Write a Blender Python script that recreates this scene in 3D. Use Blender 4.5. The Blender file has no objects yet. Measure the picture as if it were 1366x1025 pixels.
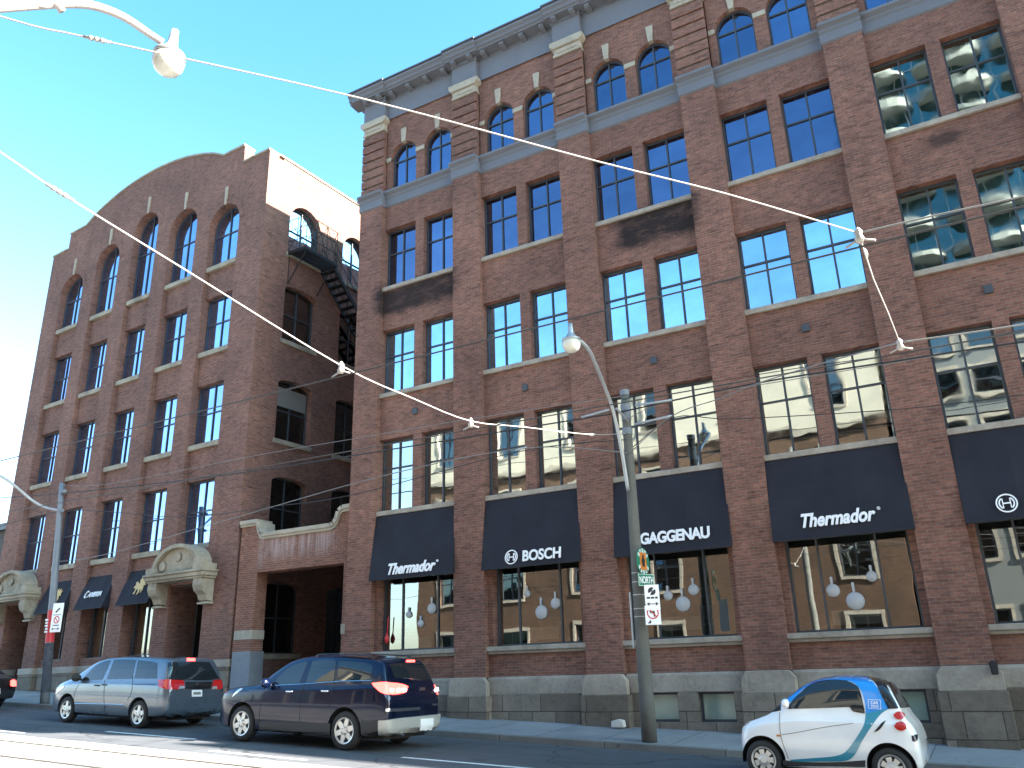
import bpy, math, random
from mathutils import Vector, Matrix
from mathutils.bvhtree import BVHTree
random.seed(7)
R = math.radians
scene = bpy.context.scene
COL = scene.collection

# ------------------------------------------------------------------ camera
cam_d = bpy.data.cameras.new('camera')
cam = bpy.data.objects.new('camera', cam_d)
COL.objects.link(cam)
RV = Vector((0.86557281, 0.50001965, -0.02764151))
UV = Vector((0.18778617, -0.27291311, 0.94353314))
FV = Vector((-0.46424138, 0.82188733, 0.33012295))
cam.matrix_world = Matrix(((RV.x, UV.x, -FV.x, 0), (RV.y, UV.y, -FV.y, -20), (RV.z, UV.z, -FV.z, 0), (0, 0, 0, 1)))
cam_d.sensor_width = 36
cam_d.lens = 28.685
cam_d.clip_start = 0.1
cam_d.clip_end = 2000
scene.camera = cam

# ------------------------------------------------------------------ world and sun
SUN = Vector((1.0, 0.19, 0.60)).normalized()
SUN_EL = math.asin(SUN.z)
SUN_AZ = math.atan2(SUN.x, SUN.y)
w = bpy.data.worlds.new('World')
scene.world = w
w.use_nodes = True
nt = w.node_tree
nt.nodes.clear()
sky = nt.nodes.new('ShaderNodeTexSky')
sky.sky_type = 'NISHITA'
sky.sun_disc = False
sky.sun_elevation = SUN_EL
sky.sun_rotation = SUN_AZ
sky.altitude = 80
sky.air_density = 1.0
sky.dust_density = 2.0
sky.ozone_density = 1.0
tint = nt.nodes.new('ShaderNodeMix')
tint.data_type = 'RGBA'
tint.blend_type = 'MULTIPLY'
tint.inputs[0].default_value = 1.0
# haze towards the horizon is white, the upper sky a clean cyan blue
tc = nt.nodes.new('ShaderNodeTexCoord'); sz = nt.nodes.new('ShaderNodeSeparateXYZ'); nt.links.new(tc.outputs['Generated'], sz.inputs[0])
mr = nt.nodes.new('ShaderNodeMapRange'); mr.interpolation_type = 'SMOOTHSTEP'
mr.inputs[1].default_value = 0.12; mr.inputs[2].default_value = 0.72
nt.links.new(sz.outputs[2], mr.inputs[0])
hz = nt.nodes.new('ShaderNodeMix'); hz.data_type = 'RGBA'
hz.inputs[6].default_value = (1.0, 1.06, 1.08, 1); hz.inputs[7].default_value = (0.44, 0.91, 1.05, 1)
nt.links.new(mr.outputs[0], hz.inputs[0]); nt.links.new(hz.outputs[2], tint.inputs[7])
bg = nt.nodes.new('ShaderNodeBackground')
bg.inputs[1].default_value = 0.07
out = nt.nodes.new('ShaderNodeOutputWorld')
nt.links.new(sky.outputs[0], tint.inputs[6])
nt.links.new(tint.outputs[2], bg.inputs[0])
nt.links.new(bg.outputs[0], out.inputs[0])
sun_d = bpy.data.lights.new('sun', 'SUN')
sun_d.energy = 5.0
sun_d.angle = R(0.5)
sun_d.color = (1.0, 0.93, 0.82)
sun_o = bpy.data.objects.new('sun', sun_d)
COL.objects.link(sun_o)
sun_o.rotation_euler = SUN.to_track_quat('Z', 'Y').to_euler()
scene.view_settings.view_transform = 'Standard'
scene.view_settings.look = 'None'
scene.view_settings.gamma = 1
scene.view_settings.exposure = 3.28
scene.cycles.max_bounces = 8
scene.cycles.transparent_max_bounces = 8

# ------------------------------------------------------------------ mesh helpers
class MB:
    def __init__(s):
        s.v = []; s.f = []
    def poly(s, pts):
        n = len(s.v); s.v += [tuple(p) for p in pts]; s.f.append(list(range(n, n + len(pts))))
    def box(s, x0, x1, y0, y1, z0, z1):
        n = len(s.v)
        s.v += [(x0, y0, z0), (x1, y0, z0), (x1, y1, z0), (x0, y1, z0), (x0, y0, z1), (x1, y0, z1), (x1, y1, z1), (x0, y1, z1)]
        s.f += [[n + a for a in q] for q in ((3, 2, 1, 0), (4, 5, 6, 7), (0, 1, 5, 4), (1, 2, 6, 5), (2, 3, 7, 6), (3, 0, 4, 7))]
        return s
    def prism(s, pts, a, b, axis='y'):
        # pts is a 2D outline: (x,z) for axis y, (y,z) for axis x, (x,y) for axis z
        def p3(p, t):
            return (p[0], t, p[1]) if axis == 'y' else ((t, p[0], p[1]) if axis == 'x' else (p[0], p[1], t))
        n = len(s.v); k = len(pts)
        s.v += [p3(p, a) for p in pts] + [p3(p, b) for p in pts]
        s.f.append([n + i for i in range(k)])
        s.f.append([n + k + i for i in reversed(range(k))])
        for i in range(k):
            j = (i + 1) % k
            s.f.append([n + i, n + k + i, n + k + j, n + j])
        return s
    def tube(s, pts, r, seg=8, cap=True):
        pts = [Vector(p) for p in pts]
        rs = r if isinstance(r, (list, tuple)) else [r] * len(pts)
        n0 = len(s.v); up = None
        for i, p in enumerate(pts):
            d = (pts[min(i + 1, len(pts) - 1)] - pts[max(i - 1, 0)]).normalized()
            if up is None:
                up = Vector((0, 0, 1)) if abs(d.z) < .9 else Vector((1, 0, 0))
            a = d.cross(up).normalized(); b = a.cross(d).normalized(); up = b
            for k in range(seg):
                t = 2 * math.pi * k / seg
                s.v.append(tuple(p + (a * math.cos(t) + b * math.sin(t)) * rs[i]))
        for i in range(len(pts) - 1):
            for k in range(seg):
                k2 = (k + 1) % seg
                s.f.append([n0 + i * seg + k, n0 + i * seg + k2, n0 + (i + 1) * seg + k2, n0 + (i + 1) * seg + k])
        if cap:
            s.f.append([n0 + k for k in reversed(range(seg))])
            s.f.append([n0 + (len(pts) - 1) * seg + k for k in range(seg)])
        return s
    def lathe(s, prof, c=(0, 0, 0), seg=24, axis='z'):
        n0 = len(s.v)
        for (r, h) in prof:
            for k in range(seg):
                t = 2 * math.pi * k / seg; a, b = r * math.cos(t), r * math.sin(t)
                p = (a, b, h) if axis == 'z' else ((a, h, b) if axis == 'y' else (h, a, b))
                s.v.append((p[0] + c[0], p[1] + c[1], p[2] + c[2]))
        for i in range(len(prof) - 1):
            for k in range(seg):
                k2 = (k + 1) % seg
                s.f.append([n0 + i * seg + k, n0 + i * seg + k2, n0 + (i + 1) * seg + k2, n0 + (i + 1) * seg + k])
        if prof[0][0] > 1e-5: s.f.append([n0 + k for k in reversed(range(seg))])
        if prof[-1][0] > 1e-5: s.f.append([n0 + (len(prof) - 1) * seg + k for k in range(seg)])
        return s
    def arch(s, xl, xr, zs, rise, zt, y0, y1, n=14):
        # wall piece over an arched opening: closed wedge boxes between the arc and zt
        c = (xl + xr) / 2; h = (xr - xl) / 2
        P = [(c - h * math.cos(math.pi * i / n), zs + rise * math.sin(math.pi * i / n)) for i in range(n + 1)]
        for (xa, za), (xb, zb) in zip(P[:-1], P[1:]):
            s.poly([(xa, y0, za), (xb, y0, zb), (xb, y0, zt), (xa, y0, zt)])
            s.poly([(xa, y1, za), (xa, y1, zt), (xb, y1, zt), (xb, y1, zb)])
            s.poly([(xa, y0, za), (xa, y1, za), (xb, y1, zb), (xb, y0, zb)])
        s.poly([(xl, y0, zt), (xr, y0, zt), (xr, y1, zt), (xl, y1, zt)])
        return s
    def ring(s, c, r0, r1, y0, y1, a0=0, a1=360, n=28):
        # flat arc band in the x-z plane between radii r0 and r1
        A = [R(a0 + (a1 - a0) * i / n) for i in range(n + 1)]
        for a, b in zip(A[:-1], A[1:]):
            q = [(c[0] + r * math.cos(t), c[1] + r * math.sin(t)) for r, t in ((r0, a), (r1, a), (r1, b), (r0, b))]
            s.prism(q, y0, y1)
        return s
    def xf(s, M):
        s.v = [tuple(M @ Vector(p)) for p in s.v]; return s
    def build(s, name, m, parent=None, smooth=False, bevel=0, fix=False):
        me = bpy.data.meshes.new(name)
        me.from_pydata(s.v, [], s.f)
        me.update()
        if fix:
            import bmesh
            b = bmesh.new(); b.from_mesh(me)
            bmesh.ops.remove_doubles(b, verts=b.verts, dist=1e-5)
            bmesh.ops.recalc_face_normals(b, faces=b.faces)
            b.to_mesh(me); b.free()
        if smooth:
            for p in me.polygons: p.use_smooth = True
        o = bpy.data.objects.new(name, me)
        COL.objects.link(o)
        me.materials.append(m)
        if parent: o.parent = parent
        if bevel:
            bv = o.modifiers.new('bevel', 'BEVEL'); bv.width = bevel; bv.segments = 2; bv.limit_method = 'ANGLE'; bv.angle_limit = R(40)
        return o

def thing(name, label, cat, loc=(0, 0, 0), rot=(0, 0, 0), group=None):
    o = bpy.data.objects.new(name, None); COL.objects.link(o)
    o.location = loc; o.rotation_euler = rot
    o['label'] = label; o['category'] = cat
    if group: o['group'] = group
    o.empty_display_size = .3
    return o
def tag(o, label, cat, group=None):
    o['label'] = label; o['category'] = cat
    if group: o['group'] = group
    return o
def struct(o, kind='structure'):
    o['kind'] = kind; return o

def catmull(P, k):
    out = []
    for i in range(len(P) - 1):
        p0, p1, p2, p3 = P[max(i - 1, 0)], P[i], P[i + 1], P[min(i + 2, len(P) - 1)]
        for j in range(k):
            t = j / k
            out.append(tuple(.5 * (2 * b + (c - a) * t + (2 * a - 5 * b + 4 * c - d) * t * t + (3 * b - a - 3 * c + d) * t ** 3) for a, b, c, d in zip(p0, p1, p2, p3)))
    out.append(tuple(P[-1])); return out

# ------------------------------------------------------------------ pixel back-projection used while measuring the photograph
def ray(u, v):
    return FV + RV * ((u - 683) / 1088.43) - UV * ((v - 512.5) / 1088.43)
def at_y(u, v, y):
    d = ray(u, v); return d * ((y + 20) / d.y) + Vector((0, -20, 0))
def at_x(u, v, x):
    d = ray(u, v); return d * (x / d.x) + Vector((0, -20, 0))
SL = -0.0415                       # the street falls to the right
def road_z(x): return -1.96 + SL * x

# ------------------------------------------------------------------ materials
class N:
    def __init__(s, name):
        s.m = bpy.data.materials.new(name); s.m.use_nodes = True
        s.t = s.m.node_tree; s.p = s.t.nodes['Principled BSDF']
    def n(s, typ, **kw):
        x = s.t.nodes.new(typ)
        for k, v in kw.items(): setattr(x, k, v)
        return x
    def l(s, a, b): s.t.links.new(a, b)
    def set(s, i, v): s.p.inputs[i].default_value = v
    def math(s, op, a, b=None, clamp=False):
        x = s.n('ShaderNodeMath', operation=op, use_clamp=clamp)
        for i, q in enumerate((a, b)):
            if q is None: continue
            if isinstance(q, (int, float)): x.inputs[i].default_value = q
            else: s.l(q, x.inputs[i])
        return x.outputs[0]
    def mix(s, f, a, b, mode='MIX'):
        x = s.n('ShaderNodeMix', data_type='RGBA', blend_type=mode)
        for i, q in ((0, f), (6, a), (7, b)):
            if isinstance(q, (int, float)): x.inputs[i].default_value = q
            elif isinstance(q, tuple): x.inputs[i].default_value = (*q[:3], 1)
            else: s.l(q, x.inputs[i])
        return x.outputs[2]
    def noise(s, vec, scale, detail=4, rough=.55, dist=0):
        x = s.n('ShaderNodeTexNoise'); x.inputs['Scale'].default_value = scale; x.inputs['Detail'].default_value = detail
        x.inputs['Roughness'].default_value = rough; x.inputs['Distortion'].default_value = dist
        if vec is not None: s.l(vec, x.inputs['Vector'])
        return x.outputs['Fac']
    def ramp(s, f, a, b, lo=0.0, hi=1.0):
        x = s.n('ShaderNodeMapRange'); x.inputs[1].default_value = a; x.inputs[2].default_value = b
        x.inputs[3].default_value = lo; x.inputs[4].default_value = hi
        s.l(f, x.inputs[0]); return x.outputs[0]
    def bump(s, h, strength, dist=.02):
        x = s.n('ShaderNodeBump'); x.inputs['Strength'].default_value = strength; x.inputs['Distance'].default_value = dist
        s.l(h, x.inputs['Height']); s.l(x.outputs[0], s.p.inputs['Normal'])
    def obj(s): return s.n('ShaderNodeTexCoord').outputs['Object']
    def geo(s): return s.n('ShaderNodeNewGeometry').outputs['Position']

def plain(name, col, rough=.7, metal=0, var=.15, nscale=3, spec=.5, bump=0, coat=0):
    k = N(name); v = k.geo()
    f = k.noise(v, nscale, 5)
    c = k.mix(f, tuple(x * (1 - var) for x in col), tuple(min(1, x * (1 + var)) for x in col))
    k.l(c, k.p.inputs['Base Color'])
    k.set('Roughness', rough); k.set('Metallic', metal); k.set('Specular IOR Level', spec)
    if coat: k.set('Coat Weight', coat); k.set('Coat Roughness', .03)
    if bump: k.bump(k.noise(v, nscale * 8, 4), bump, .01)
    return k.m

def brick(name, c1, c2, mortar, stains=(), eff=None, bw=.22, rh=.074):
    k = N(name); P = k.obj()
    sx = k.n('ShaderNodeSeparateXYZ'); k.l(P, sx.inputs[0])
    u = k.math('ADD', sx.outputs[0], sx.outputs[1])
    cb = k.n('ShaderNodeCombineXYZ'); k.l(u, cb.inputs[0]); k.l(sx.outputs[2], cb.inputs[1])
    b = k.n('ShaderNodeTexBrick'); k.l(cb.outputs[0], b.inputs['Vector'])
    b.inputs['Scale'].default_value = 1; b.inputs['Brick Width'].default_value = bw; b.inputs['Row Height'].default_value = rh
    b.inputs['Mortar Size'].default_value = .009; b.inputs['Mortar Smooth'].default_value = .4; b.inputs['Bias'].default_value = -.1
    b.inputs['Color1'].default_value = (*c1, 1); b.inputs['Color2'].default_value = (*c2, 1); b.inputs['Mortar'].default_value = (*mortar, 1)
    # a few burnt bricks and long patches of different batches
    b2 = k.n('ShaderNodeTexNoise'); 
    mp = k.n('ShaderNodeMapping'); mp.inputs['Scale'].default_value = (1.6, 1.6, 7); k.l(P, mp.inputs[0]); k.l(mp.outputs[0], b2.inputs['Vector'])
    b2.inputs['Scale'].default_value = 1.0; b2.inputs['Detail'].default_value = 5; b2.inputs['Roughness'].default_value = .75
    d = k.ramp(b2.outputs['Fac'], .55, .70)
    c = k.mix(k.math('MULTIPLY', d, .7), b.outputs['Color'], tuple(x * .35 for x in c2))
    mp3 = k.n('ShaderNodeMapping'); mp3.inputs['Scale'].default_value = (4.5, 4.5, 13.5); k.l(P, mp3.inputs[0])
    c = k.mix(1.0, c, k.mix(k.ramp(k.noise(mp3.outputs[0], 1.0, 3, .8), .3, .7), (.70, .70, .71), (1.25, 1.23, 1.2)), 'MULTIPLY')
    big = k.noise(P, .35, 6, .6)
    c = k.mix(1.0, c, k.mix(k.ramp(big, .3, .7), (.72, .72, .74), (1.25, 1.2, 1.16)), 'MULTIPLY')
    # rain streaks: noise stretched vertically
    mp2 = k.n('ShaderNodeMapping'); mp2.inputs['Scale'].default_value = (2.5, 2.5, .16); k.l(P, mp2.inputs[0])
    st = k.noise(mp2.outputs[0], 1.0, 4, .6)
    c = k.mix(k.ramp(st, .55, .8, 0, .35), c, tuple(x * .4 for x in c1))
    if eff:        # whitish lime bloom (x0,x1,z0,z1)
        m = None
        for (x0, x1, z0, z1) in eff:
            mx = k.math('MULTIPLY', k.ramp(sx.outputs[0], x0, x0 + .15), k.ramp(sx.outputs[0], x1, x1 - .15))
            mz = k.math('MULTIPLY', k.ramp(sx.outputs[2], z0, z0 + .5), k.ramp(sx.outputs[2], z1 + .02, z1 - .02))
            q = k.math('MULTIPLY', mx, mz); m = q if m is None else k.math('MAXIMUM', m, q)
        nz = k.ramp(k.noise(mp2.outputs[0], 2.2, 4, .7), .38, .62)
        c = k.mix(k.math('MULTIPLY', k.math('MULTIPLY', m, nz), .6), c, (.42, .36, .36))
    mpS = k.n('ShaderNodeMapping'); mpS.inputs['Scale'].default_value = (.8, .8, 1.8); k.l(P, mpS.inputs[0])
    for (x0, x1, z0, z1, s) in stains:     # soot patches
        mx = k.math('MULTIPLY', k.ramp(sx.outputs[0], x0 - .2, x0 + .5), k.ramp(sx.outputs[0], x1 + .2, x1 - .5))
        mz = k.math('MULTIPLY', k.ramp(sx.outputs[2], z0 - .1, z0 + .35), k.ramp(sx.outputs[2], z1 + .1, z1 - .4))
        q = k.math('ADD', k.math('MULTIPLY', mx, mz), k.math('MULTIPLY', k.math('SUBTRACT', k.noise(mpS.outputs[0], 1.5, 8, .72), .5), 1.9))
        c = k.mix(k.math('MULTIPLY', k.ramp(q, .35, 1.0), s), c, (.012, .011, .012))
    k.l(c, k.p.inputs['Base Color']); k.set('Roughness', .9); k.set('Specular IOR Level', .25)
    h = k.math('ADD', k.math('MULTIPLY', b.outputs['Fac'], -1), k.math('MULTIPLY', k.noise(P, 40, 3), .4))
    k.bump(h, .5, .012)
    return k.m

def stone(name, col, bw=1.2, rh=.45, joint=True, rough=.9, dark=.5, bumps=.6):
    k = N(name); P = k.obj()
    sx = k.n('ShaderNodeSeparateXYZ'); k.l(P, sx.inputs[0])
    u = k.math('ADD', sx.outputs[0], sx.outputs[1])
    cb = k.n('ShaderNodeCombineXYZ'); k.l(u, cb.inputs[0]); k.l(sx.outputs[2], cb.inputs[1])
    n1 = k.noise(P, 1.3, 8, .65); n2 = k.noise(P, 9, 6, .7)
    c = k.mix(k.ramp(n1, .3, .7), tuple(x * dark for x in col), col)
    c = k.mix(k.ramp(n2, .35, .75, 0, .5), c, tuple(x * 1.25 for x in col))
    h = n2
    if joint:
        b = k.n('ShaderNodeTexBrick'); k.l(cb.outputs[0], b.inputs['Vector']); b.offset = .37; b.squash = .6; b.squash_frequency = 3
        b.inputs['Scale'].default_value = 1; b.inputs['Brick Width'].default_value = bw; b.inputs['Row Height'].default_value = rh
        b.inputs['Mortar Size'].default_value = .012; b.inputs['Mortar Smooth'].default_value = .3
        b.inputs['Color1'].default_value = (1.1, 1.1, 1.1, 1); b.inputs['Color2'].default_value = (.62, .6, .58, 1); b.inputs['Mortar'].default_value = (.3, .28, .26, 1)
        c = k.mix(1.0, c, b.outputs['Color'], 'MULTIPLY')
        h = k.math('SUBTRACT', n2, k.math('MULTIPLY', b.outputs['Fac'], 1.5))
    k.l(c, k.p.inputs['Base Color']); k.set('Roughness', rough); k.set('Specular IOR Level', .25)
    k.bump(h, bumps, .03)
    return k.m

def mirror_glass(name, col, wave=.05, ws=1.3):
    k = N(name)
    rnd = k.n('ShaderNodeObjectInfo').outputs['Random']
    P = k.geo()
    cc = k.mix(rnd, tuple(c * .8 for c in col), tuple(min(1, c * 1.14) for c in col))
    mw = k.n('ShaderNodeMapping'); mw.inputs['Scale'].default_value = (.9, .9, 1.4); k.l(P, mw.inputs[0])
    cc = k.mix(1.0, cc, k.mix(k.ramp(k.noise(mw.outputs[0], 1.0, 5, .6), .3, .7), (.84, .85, .87), (1.1, 1.09, 1.08)), 'MULTIPLY')
    k.l(cc, k.p.inputs['Base Color'])
    k.set('Metallic', 1); k.l(k.ramp(k.noise(P, 2.5, 4), .4, .8, .012, .07), k.p.inputs['Roughness'])
    h = k.noise(P, ws, 1, .4)
    k.bump(h, wave, .06)
    return k.m
def shop_glass(name, refl=.30):
    k = N(name); t = k.t
    g = k.n('ShaderNodeBsdfGlossy'); g.inputs['Roughness'].default_value = .01; g.inputs['Color'].default_value = (.85, .9, .9, 1)
    tr = k.n('ShaderNodeBsdfTransparent'); tr.inputs['Color'].default_value = (.8, .86, .84, 1)
    lw = k.n('ShaderNodeLayerWeight'); lw.inputs[0].default_value = .35
    mx = k.n('ShaderNodeMixShader')
    k.l(k.ramp(lw.outputs['Fresnel'], 0, 1, refl, 1), mx.inputs[0]); k.l(tr.outputs[0], mx.inputs[1]); k.l(g.outputs[0], mx.inputs[2])
    bp = k.n('ShaderNodeBump'); bp.inputs['Strength'].default_value = .035; bp.inputs['Distance'].default_value = .06
    k.l(k.noise(k.geo(), 1.1, 1, .4), bp.inputs['Height']); k.l(bp.outputs[0], g.inputs['Normal'])
    k.l(mx.outputs[0], t.nodes['Material Output'].inputs[0])
    return k.m
def asphalt(name, base=(.062, .066, .074)):
    k = N(name); P = k.geo()
    a = k.noise(P, 60, 3, .7); b = k.noise(P, .5, 6, .6)
    mp = k.n('ShaderNodeMapping'); mp.inputs['Scale'].default_value = (.12, 1.8, 1); k.l(P, mp.inputs[0])
    s = k.noise(mp.outputs[0], 1, 4, .6)
    c = k.mix(k.ramp(b, .3, .7), tuple(x * .8 for x in base), tuple(x * 1.25 for x in base))
    c = k.mix(k.ramp(a, .4, .8, 0, .5), c, tuple(x * 1.9 for x in base))
    c = k.mix(k.ramp(s, .45, .75, 0, .45), c, tuple(x * 1.7 for x in base))
    # cracks sealed with tar
    v = k.n('ShaderNodeTexVoronoi', feature='DISTANCE_TO_EDGE'); v.inputs['Scale'].default_value = .35
    wv = k.n('ShaderNodeVectorMath', operation='ADD'); k.l(P, wv.inputs[0])
    nz = k.n('ShaderNodeTexNoise'); nz.inputs['Scale'].default_value = .8; k.l(P, nz.inputs['Vector']); k.l(nz.outputs['Color'], wv.inputs[1]); k.l(wv.outputs[0], v.inputs['Vector'])
    c = k.mix(k.ramp(v.outputs['Distance'], .004, .012, .7, 0), c, (.02, .02, .022))
    o = k.ramp(k.noise(P, 1.1, 3, .5, .6), .62, .75); c = k.mix(k.math('MULTIPLY', o, .55), c, (.025, .026, .03))
    pb = k.n('ShaderNodeTexBrick'); k.l(P, pb.inputs['Vector']); pb.offset = .4
    pb.inputs['Scale'].default_value = 1; pb.inputs['Brick Width'].default_value = 7.3; pb.inputs['Row Height'].default_value = 3.1; pb.inputs['Mortar Size'].default_value = .02
    pb.inputs['Color1'].default_value = (1.12, 1.1, 1.08, 1); pb.inputs['Color2'].default_value = (.84, .86, .88, 1); pb.inputs['Mortar'].default_value = (.5, .5, .5, 1)
    c = k.mix(1.0, c, pb.outputs['Color'], 'MULTIPLY')
    k.l(c, k.p.inputs['Base Color']); k.set('Roughness', .85); k.set('Specular IOR Level', .3)
    k.bump(a, .35, .01); return k.m
def concrete(name, col, slab=1.5, sl_y=10):
    k = N(name); P = k.geo()
    n1 = k.noise(P, .9, 7, .65); n2 = k.noise(P, 30, 3, .6)
    c = k.mix(k.ramp(n1, .3, .7), tuple(x * .75 for x in col), tuple(x * 1.15 for x in col))
    c = k.mix(k.ramp(n2, .4, .8, 0, .3), c, tuple(x * .6 for x in col))
    if slab:
        b = k.n('ShaderNodeTexBrick'); k.l(P, b.inputs['Vector']); b.offset = 0
        b.inputs['Scale'].default_value = 1; b.inputs['Brick Width'].default_value = slab; b.inputs['Row Height'].default_value = sl_y
        b.inputs['Mortar Size'].default_value = .012
        b.inputs['Color1'].default_value = (1.06, 1.06, 1.06, 1); b.inputs['Color2'].default_value = (.86, .86, .87, 1); b.inputs['Mortar'].default_value = (.4, .4, .4, 1)
        c = k.mix(1.0, c, b.outputs['Color'], 'MULTIPLY')
    sp = k.ramp(k.noise(P, 7, 2, .5), .68, .72); c = k.mix(k.math('MULTIPLY', sp, .5), c, (.05, .05, .05))
    k.l(c, k.p.inputs['Base Color']); k.set('Roughness', .9); k.set('Specular IOR Level', .25); k.bump(n2, .2, .01); return k.m

MT = {}
MT['brick'] = brick('red_brick', (.23, .108, .08), (.145, .071, .057), (.18, .145, .125), stains=((-16.7, -12.9, 11.25, 12.7, .88), (-7.9, -4.9, 11.2, 12.75, .92), (.3, 1.7, 11.5, 12.4, .7)))
MT['brick_left'] = brick('brown_brick', (.22, .108, .083), (.145, .074, .061), (.19, .15, .13))
MT['brick_link'] = brick('orange_brick', (.25, .11, .075), (.18, .08, .06), (.24, .19, .16), eff=((1.0, 4.2, 4.55, 5.56), (.62, 1.1, 4.35, 5.6)))
MT['brick_far'] = brick('tan_brick', (.125, .075, .048), (.085, .052, .035), (.11, .09, .07), bw=.3, rh=.1)
MT['stone'] = stone('grey_stone', (.36, .32, .27), joint=False)
MT['ashlar'] = stone('rough_ashlar', (.24, .205, .17), bw=1.15, rh=.52)
MT['cream'] = stone('cream_stone', (.38, .34, .275), joint=False, dark=.65, bumps=.35)
MT['hood_stone'] = stone('weathered_sandstone', (.36, .32, .25), joint=False, dark=.4)
MT['greymetal'] = plain('grey_painted_metal', (.135, .142, .165), .65, 0, .12, 2, .3)
MT['darkmetal'] = plain('dark_roof_metal', (.09, .09, .105), .5, 0, .2, 3)
MT['frame'] = plain('dark_window_frame', (.045, .052, .063), .5, 0, .1)
MT['glass_sky'] = mirror_glass('bright_window_glass', (.40, .60, .78), .03)
MT['glass_blue'] = mirror_glass('blue_window_glass', (.15, .19, .30), .03)
MT['glass_wavy'] = mirror_glass('wavy_window_glass', (.50, .54, .53), .055, 1.5)
MT['glass_tower'] = mirror_glass('greenish_window_glass', (.34, .40, .38), .045, 1.4)
MT['glass_left'] = mirror_glass('left_window_glass', (.30, .43, .70), .03)
MT['glass_dark'] = mirror_glass('dark_window_glass', (.16, .2, .2), .12)
MT['glass_shop'] = shop_glass('shop_window_glass')
MT['glass_cellar'] = plain('painted_cellar_glass', (.24, .33, .29), .12, 0, .15, 3)
MT['awning'] = plain('navy_awning_canvas', (.021, .022, .031), .85, 0, .3, 1.6, .2, .12)
MT['white'] = plain('white_lettering', (.8, .8, .82), .6, 0, .03)
MT['blind'] = plain('grey_blind', (.16, .16, .15), .9, 0, .1)
MT['concrete_pale'] = plain('pale_block', (.5, .48, .44), .9, 0, .15, 6)
MT['pan'] = plain('pale_enamel', (.42, .44, .46), .5, 0, .03)
MT['gold'] = plain('gold_lettering', (.55, .36, .12), .5, 0, .08)
MT['asphalt'] = asphalt('asphalt')
MT['trackbed'] = concrete('track_concrete', (.36, .34, .30), 2.4, 40)
MT['sidewalk'] = concrete('sidewalk_concrete', (.27, .27, .275), 1.6, 30)
MT['kerb'] = concrete('kerb_concrete', (.20, .195, .18), 2.6, 30)
MT['ground'] = plain('bare_ground', (.12, .11, .09), .95, 0, .3, .5)
MT['paint'] = plain('worn_road_paint', (.62, .63, .62), .8, 0, .25, 6)
MT['steel'] = plain('rail_steel', (.22, .2, .18), .4, .8, .2, 6)
MT['pole'] = plain('weathered_concrete_pole', (.115, .115, .105), .9, 0, .25, 4, .3, .4)
MT['polemetal'] = plain('painted_pole_metal', (.17, .19, .22), .6, .2, .2, 4)
MT['galv'] = plain('galvanised_steel', (.36, .38, .40), .45, .5, .15, 4)
MT['globe'] = plain('lamp_globe_glass', (.55, .55, .5), .25, 0, .08, 5)
MT['rope'] = plain('pale_span_rope', (.36, .33, .32), .6, 0, .1, 5)
MT['cable'] = plain('black_cable', (.02, .02, .022), .6, 0, .1)
MT['greycable'] = plain('grey_cable', (.17, .17, .17), .6, 0, .1)
MT['porcelain'] = plain('porcelain_insulator', (.34, .32, .30), .3, 0, .05)
MT['iron'] = plain('black_iron', (.016, .014, .015), .6, .3, .2, 6)
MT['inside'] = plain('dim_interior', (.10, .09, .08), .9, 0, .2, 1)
MT['black'] = plain('black_rubber', (.015, .015, .016), .8, 0, .15, 8)
MT['green'] = plain('green_sign', (.012, .16, .095), .5, 0, .05)
MT['orange'] = plain('orange_sign', (.55, .18, .03), .5, 0, .08)
MT['red'] = plain('red_sign', (.5, .03, .04), .5, 0, .1)
MT['signblack'] = plain('sign_black', (.02, .02, .025), .5)
MT['warm'] = plain('warm_shop_interior', (.35, .17, .06), .8, 0, .3, 1.2)

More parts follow.
